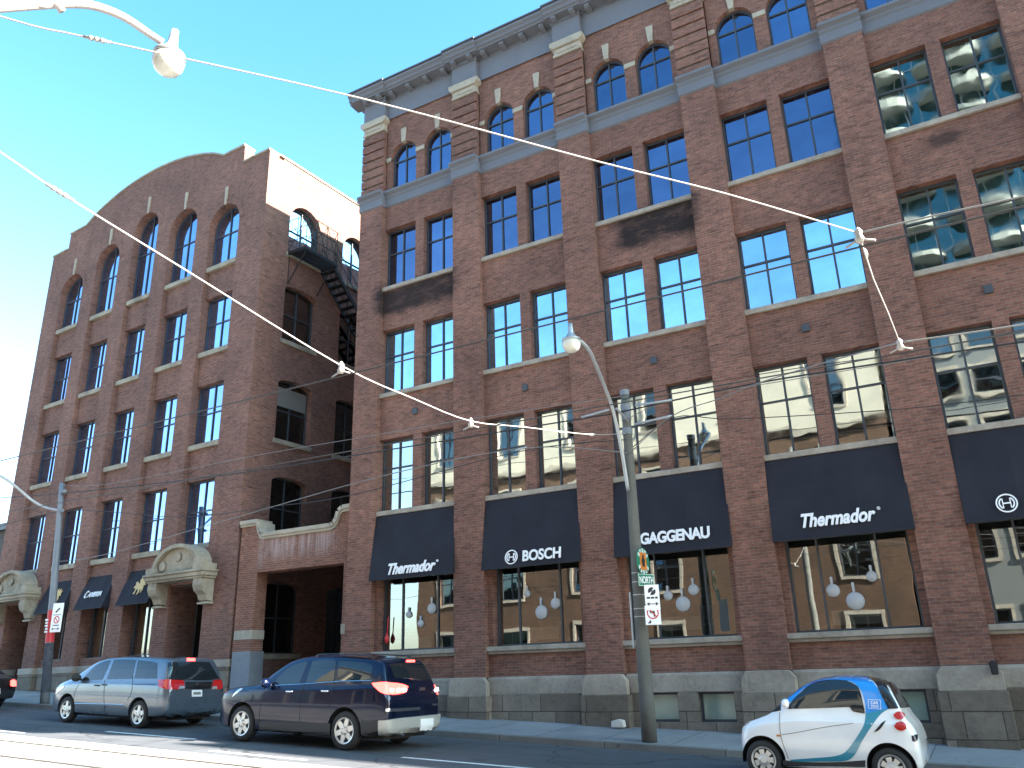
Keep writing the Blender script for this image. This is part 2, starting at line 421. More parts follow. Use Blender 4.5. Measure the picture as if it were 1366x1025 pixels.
# ------------------------------------------------------------------ window helper
def window(parent, x0, x1, z0, z1, y, gl, cols=2, split=.6, arch=0, fr=.055, name='window', dx=None, lean=.0035, bays=None):
    """framed window facing -y: frame mesh (part) with its pane (sub-part)"""
    f = MB(); t = .035
    zs = z1 - arch
    yb = y + .06
    f.box(x0, x0 + fr, y - t, yb, z0, zs); f.box(x1 - fr, x1, y - t, yb, z0, zs)
    f.box(x0 + fr, x1 - fr, y - t, yb, z0, z0 + fr)
    c, h = (x0 + x1) / 2, (x1 - x0) / 2
    if arch:
        n = 14
        for i in range(n):
            a, b = math.pi * i / n, math.pi * (i + 1) / n
            q = [(c - h * math.cos(a), zs + arch * math.sin(a)), (c - h * math.cos(b), zs + arch * math.sin(b)),
                 (c - (h - fr) * math.cos(b), zs + (arch - fr) * math.sin(b)), (c - (h - fr) * math.cos(a), zs + (arch - fr) * math.sin(a))]
            f.prism(q, y - t, yb)
    else:
        f.box(x0 + fr, x1 - fr, y - t, yb, z1 - fr, z1)
    mt = fr * .8
    xs = bays or [x0 + (x1 - x0) * i / cols for i in range(1, cols)]
    for xm in xs:
        zt = zs + (arch - fr if arch and abs(xm - c) < .01 else 0) if arch else z1 - fr
        f.box(xm - mt / 2, xm + mt / 2, y - t + .003, yb, z0 + fr, zt)
    zt = z0 + (z1 - z0) * split if split else None
    if zt:
        ed = [x0 + fr] + xs + [x1 - fr]
        for a, b in zip(ed[:-1], ed[1:]):
            f.box(a + (mt / 2 if a != x0 + fr else 0), b - (mt / 2 if b != x1 - fr else 0), y - t + .006, yb, zt - mt / 2, zt + mt / 2)
    fo = f.build(name, MT['frame'], parent)
    g = MB()
    ed = [x0] + xs + [x1]; zz = [z0, zt, z1] if zt else [z0, z1]
    if arch:
        pts = [(x0, z0), (x1, z0)] + [(c + h * math.cos(math.pi * i / 16), zs + arch * math.sin(math.pi * i / 16)) for i in range(17)]
        q = random.uniform(-lean, lean); r_ = random.uniform(-lean, lean)
        g.poly([(px, y + .012 + q * (px - c) + r_ * (pz - z0), pz) for px, pz in pts])
    else:
        for a, b in zip(ed[:-1], ed[1:]):
            for za, zb in zip(zz[:-1], zz[1:]):
                q = random.uniform(-lean, lean); r_ = random.uniform(-lean, lean)
                mx, mz = (a + b) / 2, (za + zb) / 2
                g.poly([(px, y + .012 + q * (px - mx) + r_ * (pz - mz), pz) for px, pz in ((a, za), (b, za), (b, zb), (a, zb))])
    g.build('pane', gl, fo)
    return fo

def text(s, name, M, w, h, m, parent, shear=0, bold=0.0, ext=.012, spacing=1.0):
    cu = bpy.data.curves.new(name, 'FONT'); cu.body = s; cu.shear = shear; cu.offset = bold; cu.extrude = ext; cu.space_character = spacing
    o = bpy.data.objects.new(name, cu); COL.objects.link(o)
    dg = bpy.context.evaluated_depsgraph_get()
    me = bpy.data.meshes.new_from_object(o.evaluated_get(dg))
    bpy.data.objects.remove(o)
    xs = [v.co.x for v in me.vertices]; ys = [v.co.y for v in me.vertices]
    sx = w / (max(xs) - min(xs)); sy = h / (max(ys) - min(ys)); cx = (max(xs) + min(xs)) / 2; cy = (max(ys) + min(ys)) / 2
    for v in me.vertices:
        v.co = M @ Vector(((v.co.x - cx) * sx, (v.co.y - cy) * sy, v.co.z))
    me.name = name; me.materials.clear(); me.materials.append(m)
    o = bpy.data.objects.new(name, me); COL.objects.link(o); o.parent = parent
    return o

# ------------------------------------------------------------------ ground, road, pavements
def slab(name, m, x0, x1, y0, y1, dz0, dz1=None, nx=24, base=-1.96, thick=0):
    mb = MB(); dz1 = dz0 if dz1 is None else dz1
    for i in range(nx):
        a, b = x0 + (x1 - x0) * i / nx, x0 + (x1 - x0) * (i + 1) / nx
        mb.poly([(a, y0, base + SL * a + dz0), (b, y0, base + SL * b + dz0), (b, y1, base + SL * b + dz1), (a, y1, base + SL * a + dz1)])
        if thick:
            mb.poly([(a, y0, base + SL * a + dz0 - thick), (b, y0, base + SL * b + dz0 - thick), (b, y0, base + SL * b + dz0), (a, y0, base + SL * a + dz0)])
            mb.poly([(b, y1, base + SL * b + dz1 - thick), (a, y1, base + SL * a + dz1 - thick), (a, y1, base + SL * a + dz1), (b, y1, base + SL * b + dz1)])
    return mb.build(name, m)
struct(slab('ground', MT['ground'], -400, 400, -400, 400, -.05, nx=4))
struct(slab('road', MT['asphalt'], -150, 120, -18.3, -2.65, 0))
struct(slab('track_bed', MT['trackbed'], -150, 120, -14.6, -8.0, .004))
struct(slab('sidewalk', MT['sidewalk'], -150, 120, -2.49, .6, .13, .26, thick=.3))
struct(slab('near_sidewalk', MT['sidewalk'], -150, 120, -24, -18.46, .13, thick=.3))
struct(slab('kerb', MT['kerb'], -150, 120, -2.65, -2.485, .125, .133, thick=.3))
struct(slab('near_kerb', MT['kerb'], -150, 120, -18.465, -18.3, .133, .125, thick=.3))
struct(slab('alley_paving', MT['asphalt'], -22.3, -17.3, .6, 22, .27, nx=2))
rails = MB()
for y in (-8.86, -10.36, -12.06, -13.56):
    for (dy0, dy1, h) in ((-.035, .035, .012), (.06, .1, .008)):
        for i in range(10):
            a, b = -150 + 27 * i, -150 + 27 * (i + 1)
            rails.poly([(a, y + dy0, road_z(a) + h), (b, y + dy0, road_z(b) + h), (b, y + dy1, road_z(b) + h), (a, y + dy1, road_z(a) + h)])
struct(rails.build('tram_rails', MT['steel']))
marks = MB()
for k in range(-6, 5):
    a = -10.4 + 9.0 * k; b = a + 3.2
    marks.poly([(a, -6.34, road_z(a) + .004), (b, -6.34, road_z(b) + .004), (b, -6.22, road_z(b) + .004), (a, -6.22, road_z(a) + .004)])
for y in (-7.6,):
    for k in range(-6, 5):
        a = -14.2 + 9 * k; b = a + 2.6
        marks.poly([(a, y - .05, road_z(a) + .004), (b, y - .05, road_z(b) + .004), (b, y + .05, road_z(b) + .004), (a, y + .05, road_z(a) + .004)])
struct(marks.build('lane_markings', MT['paint']))

# ------------------------------------------------------------------ main brick building
X0, PER, BW = -16.266, 4.0019, 2.998
def bx(i): return X0 + PER * i           # left edge of bay i (0 = leftmost)
NB = 8
PL, XR = -17.25, bx(NB) - .02            # left edge and right edge of the building
bld = thing('brick_building', 'tall red brick warehouse with grey metal cornice, arched top windows and black lettered awnings', 'building', (-1, 0, -1.7))
B = bld; B_off = Vector((1, 0, 1.7))
def bpart(mb, name, m, **k):
    mb.v = [(x + 1, y, z + 1.7) for x, y, z in mb.v]
    return mb.build(name, m, B, **k)
# parts are built in world coordinates and shifted by a helper parent at the building's base
def wpart(mb, name, m, **k):
    o = mb.build(name, m, B, **k)
    o.matrix_parent_inverse = Matrix.Translation(B_off)
    return o
GR = -3.0
ROWS = ((4.616, 4.76, 7.08), (8.497, 8.64, 10.9), (12.364, 12.50, 14.76))   # sill bottom, sill top, lintel
W = MB()
AW, AC = 1.12, (.755, 2.245)                # arch width and centres in the bay
for i in range(NB):
    a = bx(i); b = a + BW
    W.box(a, b, 0, .5, -.18, .40)                                   # under the shop window
    W.box(a, a + .16, .0, .5, .60, 2.75); W.box(b - .16, b, .0, .5, .60, 2.75)
    W.box(a, b, 0, .5, 2.75, 4.616)
    for r, (s0, s1, lt) in enumerate(ROWS):
        W.box(a + 1.33, a + 1.67, 0, .5, s1, lt)
        nxt = ROWS[r + 1][0] if r < 2 else 16.0
        W.box(a, b, 0, .5, lt, nxt)
    # arched storey
    W.box(a, a + AC[0] - AW / 2, 0, .5, 16.27, 19.45); W.box(a + AC[0] + AW / 2, a + AC[1] - AW / 2, 0, .5, 16.27, 19.45)
    W.box(a + AC[1] + AW / 2, b, 0, .5, 16.27, 19.45)
    for c in AC: W.arch(a + c - AW / 2, a + c + AW / 2, 17.66, .56, 19.45, 0, .5)
for i in range(NB + 1):
    a = (bx(i - 1) + BW) if i else PL; b = bx(i) if i < NB else XR
    W.box(a, b, -.2, .5, -.18, 15.66)
    W.box(a + .04, b - .04, -.15, .5, 16.25, 18.9)
    for k in range(7):
        z = 16.28 + k * .372
        W.box(a - .0, b + .0, -.215, -.148, z, z + .30)
# other walls of the block
W.box(PL, PL + .5, .5, 3.2, GR, 20.78); W.box(PL, PL + .5, 3.2, 24, GR, 21.1); W.box(XR - .5, XR, .5, 24, GR, 20.0); W.box(PL + .5, XR - .5, 23.5, 24, GR, 20.0)
W.box(PL + .55, XR - .55, .42, .48, GR, -.2)
wpart(W, 'wall', MT['brick'])
rf = MB(); rf.box(PL + .5, XR - .5, .5, 23.5, 19.7, 19.9); wpart(rf, 'roof', MT['darkmetal'])
# plinth
F = MB(); Fs = MB()
for i in range(NB):
    a = bx(i) ; b = a + BW
    cell = i in (2, 3, 5, 6)
    Fs.prism([(.0, -.18), (-.07, -.18), (-.10, -.24), (-.10, -.62), (.4, -.62), (.4, -.18)], a, b, 'x')
    if cell:
        o = [(a + .42, a + 1.28), (a + 1.78, a + 2.64)]
        xs = [a, o[0][0], o[0][1], o[1][0], o[1][1], b]
        for k in (0, 2, 4): F.box(xs[k], xs[k + 1], -.10, .4, -1.28, -.62)
        F.box(a, b, -.10, .4, GR, -1.28)
    else:
        F.box(a, b, -.12, .4, GR, -.62)
for i in range(NB + 1):
    a = (bx(i - 1) + BW) if i else PL; b = bx(i) if i < NB else XR
    Fs.prism([(a + .02, -.18), (a - .10, -.34), (a - .10, -.66), (b + .10, -.66), (b + .10, -.34), (b - .02, -.18)], -.34, -.14)
    F.box(a - .13, b + .13, -.38, .1, GR, -.66)
wpart(F, 'rough_plinth', MT['ashlar'], bevel=.015)
wpart(Fs, 'smooth_plinth', MT['stone'], bevel=.015)
# sills
for i in range(NB):
    a = bx(i); b = a + BW
    for (s0, s1, lt) in ROWS:
        s = MB(); s.box(a, b, -.085, .3, s0, s1); wpart(s, 'sill', MT['stone'], bevel=.012)
    s = MB(); s.prism([(-.16, .60), (.3, .60), (.3, .40), (-.08, .40), (-.10, .46), (-.16, .48)], a, b, 'x'); wpart(s, 'shop_sill', MT['stone'], bevel=.012)
# string course, frieze, cornice
S = MB(); Cn = MB(); Fz = MB(); Cp = MB(); Br = MB(); Gt = MB()
def course(mb, x0, x1, y, prof):
    mb.prism([(y - p, z) for p, z in prof] + [(.02, prof[-1][1]), (.02, prof[0][1])], x0, x1, 'x')
SP = [(0, 15.66), (.05, 15.70), (.05, 15.98), (.09, 16.02), (.09, 16.10), (.2, 16.17), (.2, 16.25), (.02, 16.27)]
CPf = [(0, 20.38), (.40, 20.40), (.40, 20.46), (.47, 20.50), (.47, 20.60), (.55, 20.66), (.55, 20.74), (.5, 20.78)]
for i in range(NB + 1):
    a = (bx(i - 1) + BW) if i else PL; b = bx(i) if i < NB else XR
    course(S, a - .03, b + .03, -.20, SP)
    course(Cn, a - (.16 if i else .50), b + .16, -.06, CPf)
    Fz.box(a - .0, b + .0, -.20, .02, 19.47, 20.38)
    Fz.box(a - .04, b + .04, -.235, -.2, 20.24, 20.375)
    # cream capital
    Cp = MB()
    Cp.box(a - .0, b + .0, -.23, .02, 18.9, 18.98); Cp.box(a + .03, b - .03, -.22, .02, 18.98, 19.2)
    Cp.prism([(a + .03, 19.2), (b - .03, 19.2), (b + .09, 19.30), (b + .09, 19.46), (a - .09, 19.46), (a - .09, 19.30)], -.3, .02)
    Cp.box(a + .14, b - .14, -.245, -.22, 19.02, 19.16); wpart(Cp, 'pier_capital', MT['cream'], bevel=.01)
    if i < NB:
        a2, b2 = bx(i), bx(i) + BW
        course(S, a2 + .03, b2 - .03, 0, SP)
        course(Cn, a2 + .16, b2 - .16, 0, CPf)
        Fz.box(a2, b2, -.04, .015, 19.45, 20.38); Fz.box(a2, b2, -.06, -.04, 19.40, 19.47)
        for k in range(4):
            c = a2 + .34 + k * .773
            Br = MB(); Br.prism([(-.36, 20.378), (-.36, 20.30), (-.26, 20.26), (-.042, 20.25), (-.042, 20.378)], c - .085, c + .085, 'x'); wpart(Br, 'cornice_bracket', MT['greymetal'])
    for c in (a + .17, b - .17): Br = MB(); Br.prism([(-.46, 20.378), (-.46, 20.30), (-.36, 20.26), (-.237, 20.25), (-.237, 20.378)], c - .085, c + .085, 'x'); wpart(Br, 'cornice_bracket', MT['greymetal'])
course(Cn, 0, 1, 0, CPf) if False else None
# the cornice and courses return along the left side
Sl = MB(); Sl.prism([(PL - p, z) for p, z in SP] + [(PL + .02, 16.27), (PL + .02, 15.66)], -.2, 1.6)
Cl = MB(); Cl.prism([(PL - p * .9, z) for p, z in CPf] + [(PL - .002, 20.78), (PL - .002, 20.38)], -.55, 2.2)
wpart(S, 'string_course', MT['greymetal']); wpart(Sl, 'string_course', MT['greymetal'])
wpart(Cn, 'cornice', MT['greymetal']); wpart(Cl, 'cornice', MT['greymetal'])
wpart(Fz, 'frieze', MT['greymetal']); 
gt = MB()
for i in range(NB + 1):
    a = (bx(i - 1) + BW) if i else PL; b = bx(i) if i < NB else XR
    gt.box(a - (.18 if i else .53), b + .18, -.64, .1, 20.785, 20.84)
    if i < NB: gt.box(bx(i) + .18, bx(i) + BW - .18, -.58, .1, 20.785, 20.83)
wpart(gt, 'roof_edge', MT['darkmetal'])
# keystones and imposts
for i in range(NB):
    for c in AC:
        x = bx(i) + c
        k = MB(); k.prism([(x - .075, 18.2), (x + .075, 18.2), (x + .12, 18.78), (x - .12, 18.78)], -.05, .1); wpart(k, 'keystone', MT['cream'], bevel=.008)
    a = bx(i)
    for xa, xb in ((a, a + AC[0] - AW / 2), (a + AC[0] + AW / 2, a + AC[1] - AW / 2), (a + AC[1] + AW / 2, a + BW)):
        k = MB(); k.box(xa, xb, -.04, .1, 17.56, 17.72); wpart(k, 'impost', MT['cream'], bevel=.008)
# windows
def wwin(*a, **k):
    o = window(B, *a, **k); o.matrix_parent_inverse = Matrix.Translation(B_off); return o
for i in range(NB):
    a = bx(i)
    for r, (s0, s1, lt) in enumerate(ROWS):
        gl = (MT['glass_wavy'], MT['glass_sky'], MT['glass_blue'])[r]
        if i >= 4 and r: gl = MT['glass_tower']
        for x0 in (a, a + 1.67):
            wwin(x0, x0 + 1.33, s1, lt, .24, gl, split=.6)
    for c in AC:
        wwin(a + c - AW / 2, a + c + AW / 2, 16.27, 18.22, .2, MT['glass_blue'], split=.66, arch=.56)
    wwin(a + .16, a + BW - .16, .60, 2.75, .26, MT['glass_shop'], split=None, bays=[a + .86, a + 2.14], name='shop_window')
    if i in (2, 3, 5, 6):
        for x0 in (a + .42, a + 1.78):
            wwin(x0, x0 + .86, -1.28, -.62, .10, MT['glass_cellar'], cols=1, split=None, name='cellar_window')
# dim shop interior and the blocking floors behind the panes
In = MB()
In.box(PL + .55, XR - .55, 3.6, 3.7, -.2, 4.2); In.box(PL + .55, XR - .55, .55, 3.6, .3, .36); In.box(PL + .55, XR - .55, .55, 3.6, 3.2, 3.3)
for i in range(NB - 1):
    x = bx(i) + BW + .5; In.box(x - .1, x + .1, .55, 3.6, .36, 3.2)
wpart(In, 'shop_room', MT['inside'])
# little dark wall boxes, anchors
for i in range(NB):
    v = MB(); x = bx(i) + 1.42; v.box(x - .09, x + .09, -.06, .02, 7.72, 7.92); wpart(v, 'wall_box', MT['frame'], bevel=.01)

# ------------------------------------------------------------------ things in the shop windows
def pan(x, y, z, r, label):
    p = thing('frying_pan', label, 'pan', (x, y, z), (0, 0, 0), 'white pans hanging in the shop windows')
    d = MB(); d.lathe([(0, -.012), (r * .92, -.012), (r, .02), (r * .96, .022), (r * .88, 0), (0, 0)], (0, 0, 0), 28, 'y'); d.build('pan_dish', MT['pan'], p, True)
    h = MB(); h.prism([(-.022, r * .92), (.022, r * .92), (.03, r * 1.9), (.018, r * 2.05), (-.018, r * 2.05), (-.03, r * 1.9)], -.012, .012); h.build('handle', MT['pan'], p)
def shop_pt(u, v): return at_y(u, v, .235)
PANS = [((545, 820), .10, 'small white pan hanging in the left pane of the first awning window'), ((561, 832), .11, 'white pan hanging low in the first awning window near its middle'), ((576, 812), .16, 'big white pan hanging high in the first awning window'),
        ((703, 792), .10, 'small pale pan hanging left in the second awning window'), ((722, 817), .19, 'large white pan hanging in the middle of the second awning window'), ((741, 805), .15, 'white pan hanging right in the second awning window'),
        ((891, 795), .12, 'small white pan hanging beside the parking sign in the third awning window'), ((911, 806), .19, 'large white pan in the middle of the third awning window'), ((925, 787), .14, 'highest white pan of the third awning window'),
        ((1111, 788), .15, 'white pan left of the largest one in the window above the small car'), ((1141, 802), .20, 'largest white pan hanging in the window above the small car'), ((1163, 769), .12, 'smallest and highest pan in the window above the small car')]
for (u, v), r, lb in PANS:
    p = shop_pt(u, v); pan(p.x, .235, p.z, r, lb)
for k, (u, v, lb) in enumerate(((555, 857, 'pale poster leaning in the first awning window'), (722, 845, 'pale poster leaning in the second awning window'), (906, 832, 'pale poster in the third awning window behind the pole'), (1141, 823, 'wide pale poster below the pans above the small car'))):
    p = shop_pt(u, v); q = MB(); wd = .5; q.box(p.x - wd, p.x + wd, .285, .30, p.z - .16, p.z + .16)
    tag(q.build('poster', MT['greycable']), lb, 'poster', 'posters in the shop windows')
red_p = shop_pt(519, 852)
u_ = MB(); u_.tube([(red_p.x + .04, .14, red_p.z + .62), (red_p.x + .0, .13, red_p.z + .1)], .018, 8); u_.lathe([(0, -.16), (.06, -.1), (.075, 0), (.04, .1), (.015, .16)], (red_p.x, .13, red_p.z), 14)
tag(u_.build('post_reflection', MT['red'], None, True), 'red stand-in for a lamp post mirrored at the left of the first awning window', 'reflection')  # solid red shape standing in for a lamp post's reflection in the pane

# ------------------------------------------------------------------ awnings on the main building
def awning(name, label, x0, x1, zt, zb, depth, yw=-.02, parent_loc=None, group=None):
    a = thing(name, label, 'awning', ((x0 + x1) / 2, yw, zt), (0, 0, 0), group)
    wd = (x1 - x0) / 2; h = zb - zt
    f = MB()
    # canvas skin with a slight sag between the frame bars, plus closed sides
    nx, nz = 20, 10
    def P(i, j, o=0):
        t = j / nz; u = i / nx
        sag = .028 * math.sin(math.pi * t) * (abs(math.sin(3 * math.pi * u)) - .3)
        return (-wd + 2 * wd * u, -depth * t + sag - .02 + o, h * t)
    for o, flip in ((0, 0), (.012, 1)):
        for i in range(nx):
            for j in range(nz):
                q = [P(i, j, o), P(i, j + 1, o), P(i + 1, j + 1, o), P(i + 1, j, o)]
                f.poly(q[::-1] if flip else q)
    f.build('canvas', MT['awning'], a, True)
    for x in (-wd, wd):
        s = MB(); s.prism([(-.03, -.01), (-depth - .02, h + .005), (0, h + .005), (0, -.01)], x - .006, x + .006, 'x'); s.build('side_panel', MT['awning'], a)
    for yy, hh in ((-depth - .012, h), (0, -.01)):
        b = MB(); b.tube([(-wd, yy, hh), (wd, yy, hh)], .018, 8); b.build('frame_bar', MT['iron'], a)
    return a, math.atan2(depth, -h)
AD = .30
def awn_M(depth, h, x, t):
    # plane of the canvas: local x along the wall, local y up the slope
    ang = math.atan2(depth, h)
    up = Vector((0, math.sin(ang), math.cos(ang))); nrm = Vector((0, -math.cos(ang), math.sin(ang)))
    M = Matrix(((1, up.x, nrm.x, x), (0, up.y, nrm.y, -depth * t - .045), (0, up.z, nrm.z, -h * t), (0, 0, 0, 1)))
    return M
H_AW = 4.61 - 2.63
def bosch_mark(M, r, parent):
    e = MB()
    e.ring((0, 0), r * .86, r, 0, .012)
    for s in (-1, 1):
        e.ring((0, 0), r * .56, r * .72, 0, .012, 48 if s > 0 else 228, 132 if s > 0 else 312, 14) if False else None
        e.ring((s * r * .02, 0), r * .58, r * .72, 0, .012, -52 if s > 0 else 128, 52 if s > 0 else 232, 16)
        e.prism([(s * r * .30, -r * .52), (s * r * .40, -r * .52), (s * r * .40, r * .52), (s * r * .30, r * .52)], 0, .012)
    e.prism([(-r * .3, -.07 * r), (r * .3, -.07 * r), (r * .3, .07 * r), (-r * .3, .07 * r)], 0, .012)
    T = Matrix(((1, 0, 0, 0), (0, 0, 1, 0), (0, -1, 0, 0), (0, 0, 0, 1)))   # x-z plane to x-y plane
    e.v = [(x, z, y) for x, y, z in e.v]
    e.xf(M); return e.build('emblem', MT['white'], parent)
def main_awning(i, label):
    a0 = bx(i) - .0; a, _ = awning('awning', label, a0 + .01, a0 + BW + .02, 4.61, 2.63, AD, -.03, group='black awnings over the shop windows')
    return a
def px_local(i, u, v, t):
    p = at_y(u, v, -.05 - AD * t); return p.x - (bx(i) + BW / 2)
a = main_awning(0, 'narrow looking navy awning lettered Thermador at the building\'s left corner')
text('Thermador', 'lettering', awn_M(AD, H_AW, px_local(0, 549, 754, .85), .855), 1.72, .34, MT['white'], a, .28, .032)
text('®', 'registered_mark', awn_M(AD, H_AW, px_local(0, 583, 745, .85), .80), .07, .07, MT['white'], a)
a = main_awning(1, 'navy awning lettered BOSCH with a round white emblem left of the pole')
text('BOSCH', 'lettering', awn_M(AD, H_AW, px_local(1, 722, 733, .85), .86), 1.16, .30, MT['white'], a, 0, .026)
bosch_mark(awn_M(AD, H_AW, px_local(1, 682, 738, .85), .86), .20, a)
a = main_awning(2, 'navy awning lettered GAGGENAU partly behind the street pole')
text('GAGGENAU', 'lettering', awn_M(AD, H_AW, px_local(2, 899, 715, .8), .80), 1.80, .30, MT['white'], a, 0, .036, spacing=.93)
a = main_awning(3, 'wide navy awning lettered Thermador above the small white and blue car')
text('Thermador', 'lettering', awn_M(AD, H_AW, px_local(3, 1117, 693, .8), .79), 1.60, .33, MT['white'], a, .28, .032)
text('®', 'registered_mark', awn_M(AD, H_AW, px_local(3, 1172, 684, .8), .735), .07, .07, MT['white'], a)
a = main_awning(4, 'navy awning with a round white emblem at the right edge of the picture')
bosch_mark(awn_M(AD, H_AW, px_local(4, 1341, 668, .86), .83), .20, a)
text('BOSCH', 'lettering', awn_M(AD, H_AW, px_local(4, 1341, 668, .86) + .97, .83), 1.16, .30, MT['white'], a, 0, .026)

p_ = at_y(1326, 891, -.42)
v = MB(); v.prism([(-.06, -.13), (.06, -.13), (.08, .1), (.0, .15), (-.08, .1)], -.05, .05); o_ = v.build('wall_lamp', MT['black'], None, bevel=.02); o_.location = p_
tag(o_, 'small black wall lamp on the stone pier base at the right', 'lamp')
p_ = at_y(825, 967, -.55)
v = MB(); v.prism([(-.16, 0), (.17, 0), (.15, .15), (.02, .18), (-.15, .14)], -.09, .09); o_ = v.build('stone_block', MT['concrete_pale'], None, bevel=.02); o_.location = (p_.x, p_.y, road_z(p_.x) + .245)
tag(o_, 'small pale block lying against the wall foot left of the main pole', 'block')

# ------------------------------------------------------------------ left building (turned 2.6 degrees away)
TH = R(2.6)
lb = thing('brick_building', 'brown brick building with curved gable, stone door hoods and five arched top windows', 'building', (-22.4, 0, -.8), (0, 0, -TH))
LZ = .8
def xl(xo): return -(-xo - 22.4) / (0.99897 - (-xo) * .00227)
def lpart(mb, name, m, **k):
    mb.v = [(x, y, z + LZ) for x, y, z in mb.v]
    return mb.build(name, m, lb, **k)
LEND = xl(-36.95)
REC = [(-35.78, -34.1), (-33.27, -31.6), (-30.72, -29.08), (-28.2, -26.47), (-25.65, -23.87)]
REC = [(xl(a), xl(b)) for a, b in REC]
LR = ((4.42, 4.62, 7.02), (8.25, 8.45, 10.87), (12.08, 12.28, 14.68))
ARC = (18.79, 19.53, 20.28, 19.5, 18.76)          # arch apexes at the front
A5S = 16.08                                       # top of the arched windows' sills
DR = .20                                          # recess depth
LW = MB(); TOP5 = 19.9
GAB = [(0, 20.47), (xl(-23.9), 20.47), (xl(-23.93), 21.33), (xl(-25.19), 21.33)]
x0g, x1g = xl(-25.19), xl(-34.57)
cg = (x0g + x1g) / 2
for k in range(1, 16):
    t = k / 16; x = x0g + (x1g - x0g) * t
    GAB.append((x, 21.33 + 1.2 * (1 - ((x - cg) / ((x1g - x0g) / 2)) ** 2) ** .85))
GAB += [(x1g, 21.33), (xl(-35.78), 21.3), (xl(-35.8), 20.45), (LEND, 20.42)]
edges = [LEND] + [e for r in REC for e in r] + [0]
# piers
for k in range(0, len(edges), 2):
    LW.box(edges[k], edges[k + 1], 0, .75, .58, 17.6)
for i, (a, b) in enumerate(REC):
    h = (b - a) / 2; sp = ARC[i] - h
    # spandrels set back in the recess
    zs = [LR[0][0]] + [r[2] for r in LR]
    for r in range(3):
        nx = LR[r + 1][0] if r < 2 else A5S - .2
        LW.box(a, b, DR, .75, LR[r][2], nx)
    # arch storey: fill beside the springing, then arch ring and wall over it
    LW.arch(a, b, sp, h, 20.35, 0, .75, 18)
    if sp > 17.6:
        pass
for k in range(0, len(edges), 2):                  # upper wall between the arches up to the parapet line
    LW.box(edges[k], edges[k + 1], 0, .75, 17.6, 20.35)
# gable
LW.prism([(LEND, 20.35), (0, 20.35)] + GAB, 0, .5)
# ground storey
for i, (a, b) in enumerate(REC):
    if i in (0, 4):
        LW.box(a, b, 0, .75, 3.2, LR[0][0])
    else:
        LW.box(a, b, DR, .75, 3.75, LR[0][0]); LW.box(a, b, DR, .75, .58, .85)
# right-hand side wall, facing the alley (x = 0 plane), with openings
SW = ((1.3, 3.05), (4.4, 6.1), (7.6, 9.3))        # window spans in y
SROW = ((.75, 3.2), (4.72, 7.05), (8.45, 10.9), (12.5, 14.9), (16.3, 18.72))
ys = [.75] + [e for s in SW for e in s] + [14.0]
for k in range(0, len(ys), 2): LW.box(-.5, 0, ys[k], ys[k + 1], GR, 20.47)
for (ya, yb) in SW:
    zz = GR
    for r, (z0, z1) in enumerate(SROW):
        LW.box(-.5, 0, ya, yb, zz, z0)
        rise = .22 if r < 4 else (yb - ya) / 2
        n = 12; c = (ya + yb) / 2; h = (yb - ya) / 2; sp = z1 - rise
        top = z1 + .12
        P = [(c - h * math.cos(math.pi * q / n), sp + rise * math.sin(math.pi * q / n)) for q in range(n + 1)]
        for (pa, za), (pb, zb) in zip(P[:-1], P[1:]):
            LW.prism([(pa, za), (pb, zb), (pb, top), (pa, top)], -.5, 0, 'x')
        zz = top
    LW.box(-.5, 0, ya, yb, zz, 20.47)
LW.box(LEND, LEND + .5, .75, 14, GR, 20.4); LW.box(LEND + .5, -.5, 13.5, 14, GR, 20.4)
lpart(LW, 'wall', MT['brick_left'])
lr = MB(); lr.box(LEND + .5, -.5, .75, 13.5, 19.7, 19.85); lpart(lr, 'roof', MT['darkmetal'])
runs = []; run = [GAB[0]]
for p, q in zip(GAB[:-1], GAB[1:]):
    if abs(p[0] - q[0]) < .08:
        runs.append(run); run = [q]
    else: run.append(q)
runs.append(run)
for run in runs:
    if len(run) < 2: continue
    cop = MB()
    for (xa, za), (xb, zb) in zip(run[:-1], run[1:]):
        cop.prism([(xb, zb + .005), (xa, za + .005), (xa, za + .09), (xb, zb + .09)], -.05, .55)
    lpart(cop, 'coping', MT['hood_stone'], fix=True)
c2 = MB(); c2.box(-.56, .05, .56, 14.05, 20.475, 20.56); lpart(c2, 'side_coping', MT['hood_stone'])
for k in range(0, len(edges), 2):
    # each pier's plinth runs on to the set-back stretch at its right (none under the two doors)
    i = k // 2
    fd = MB(); fd.box(edges[k] - (.05 if k else 0), edges[k + 1] + .05, -.06, .75, GR, .34)
    if i in (1, 2, 3): fd.box(edges[k + 1] + .05, edges[k + 2] - .05, .12, .75, GR, .34)
    lpart(fd, 'rough_plinth', MT['ashlar'], bevel=.015)
    fd = MB(); fd.box(edges[k] - (.07 if k else 0), edges[k + 1] + .07, -.09, .75, .34, .58)
    if i in (1, 2, 3): fd.box(edges[k + 1] + .07, edges[k + 2] - .07, .10, .75, .34, .58)
    lpart(fd, 'smooth_plinth', MT['stone'], bevel=.015)
def lwin(*a, **k):
    o = window(lb, *a, **k); o.location.z += LZ; return o
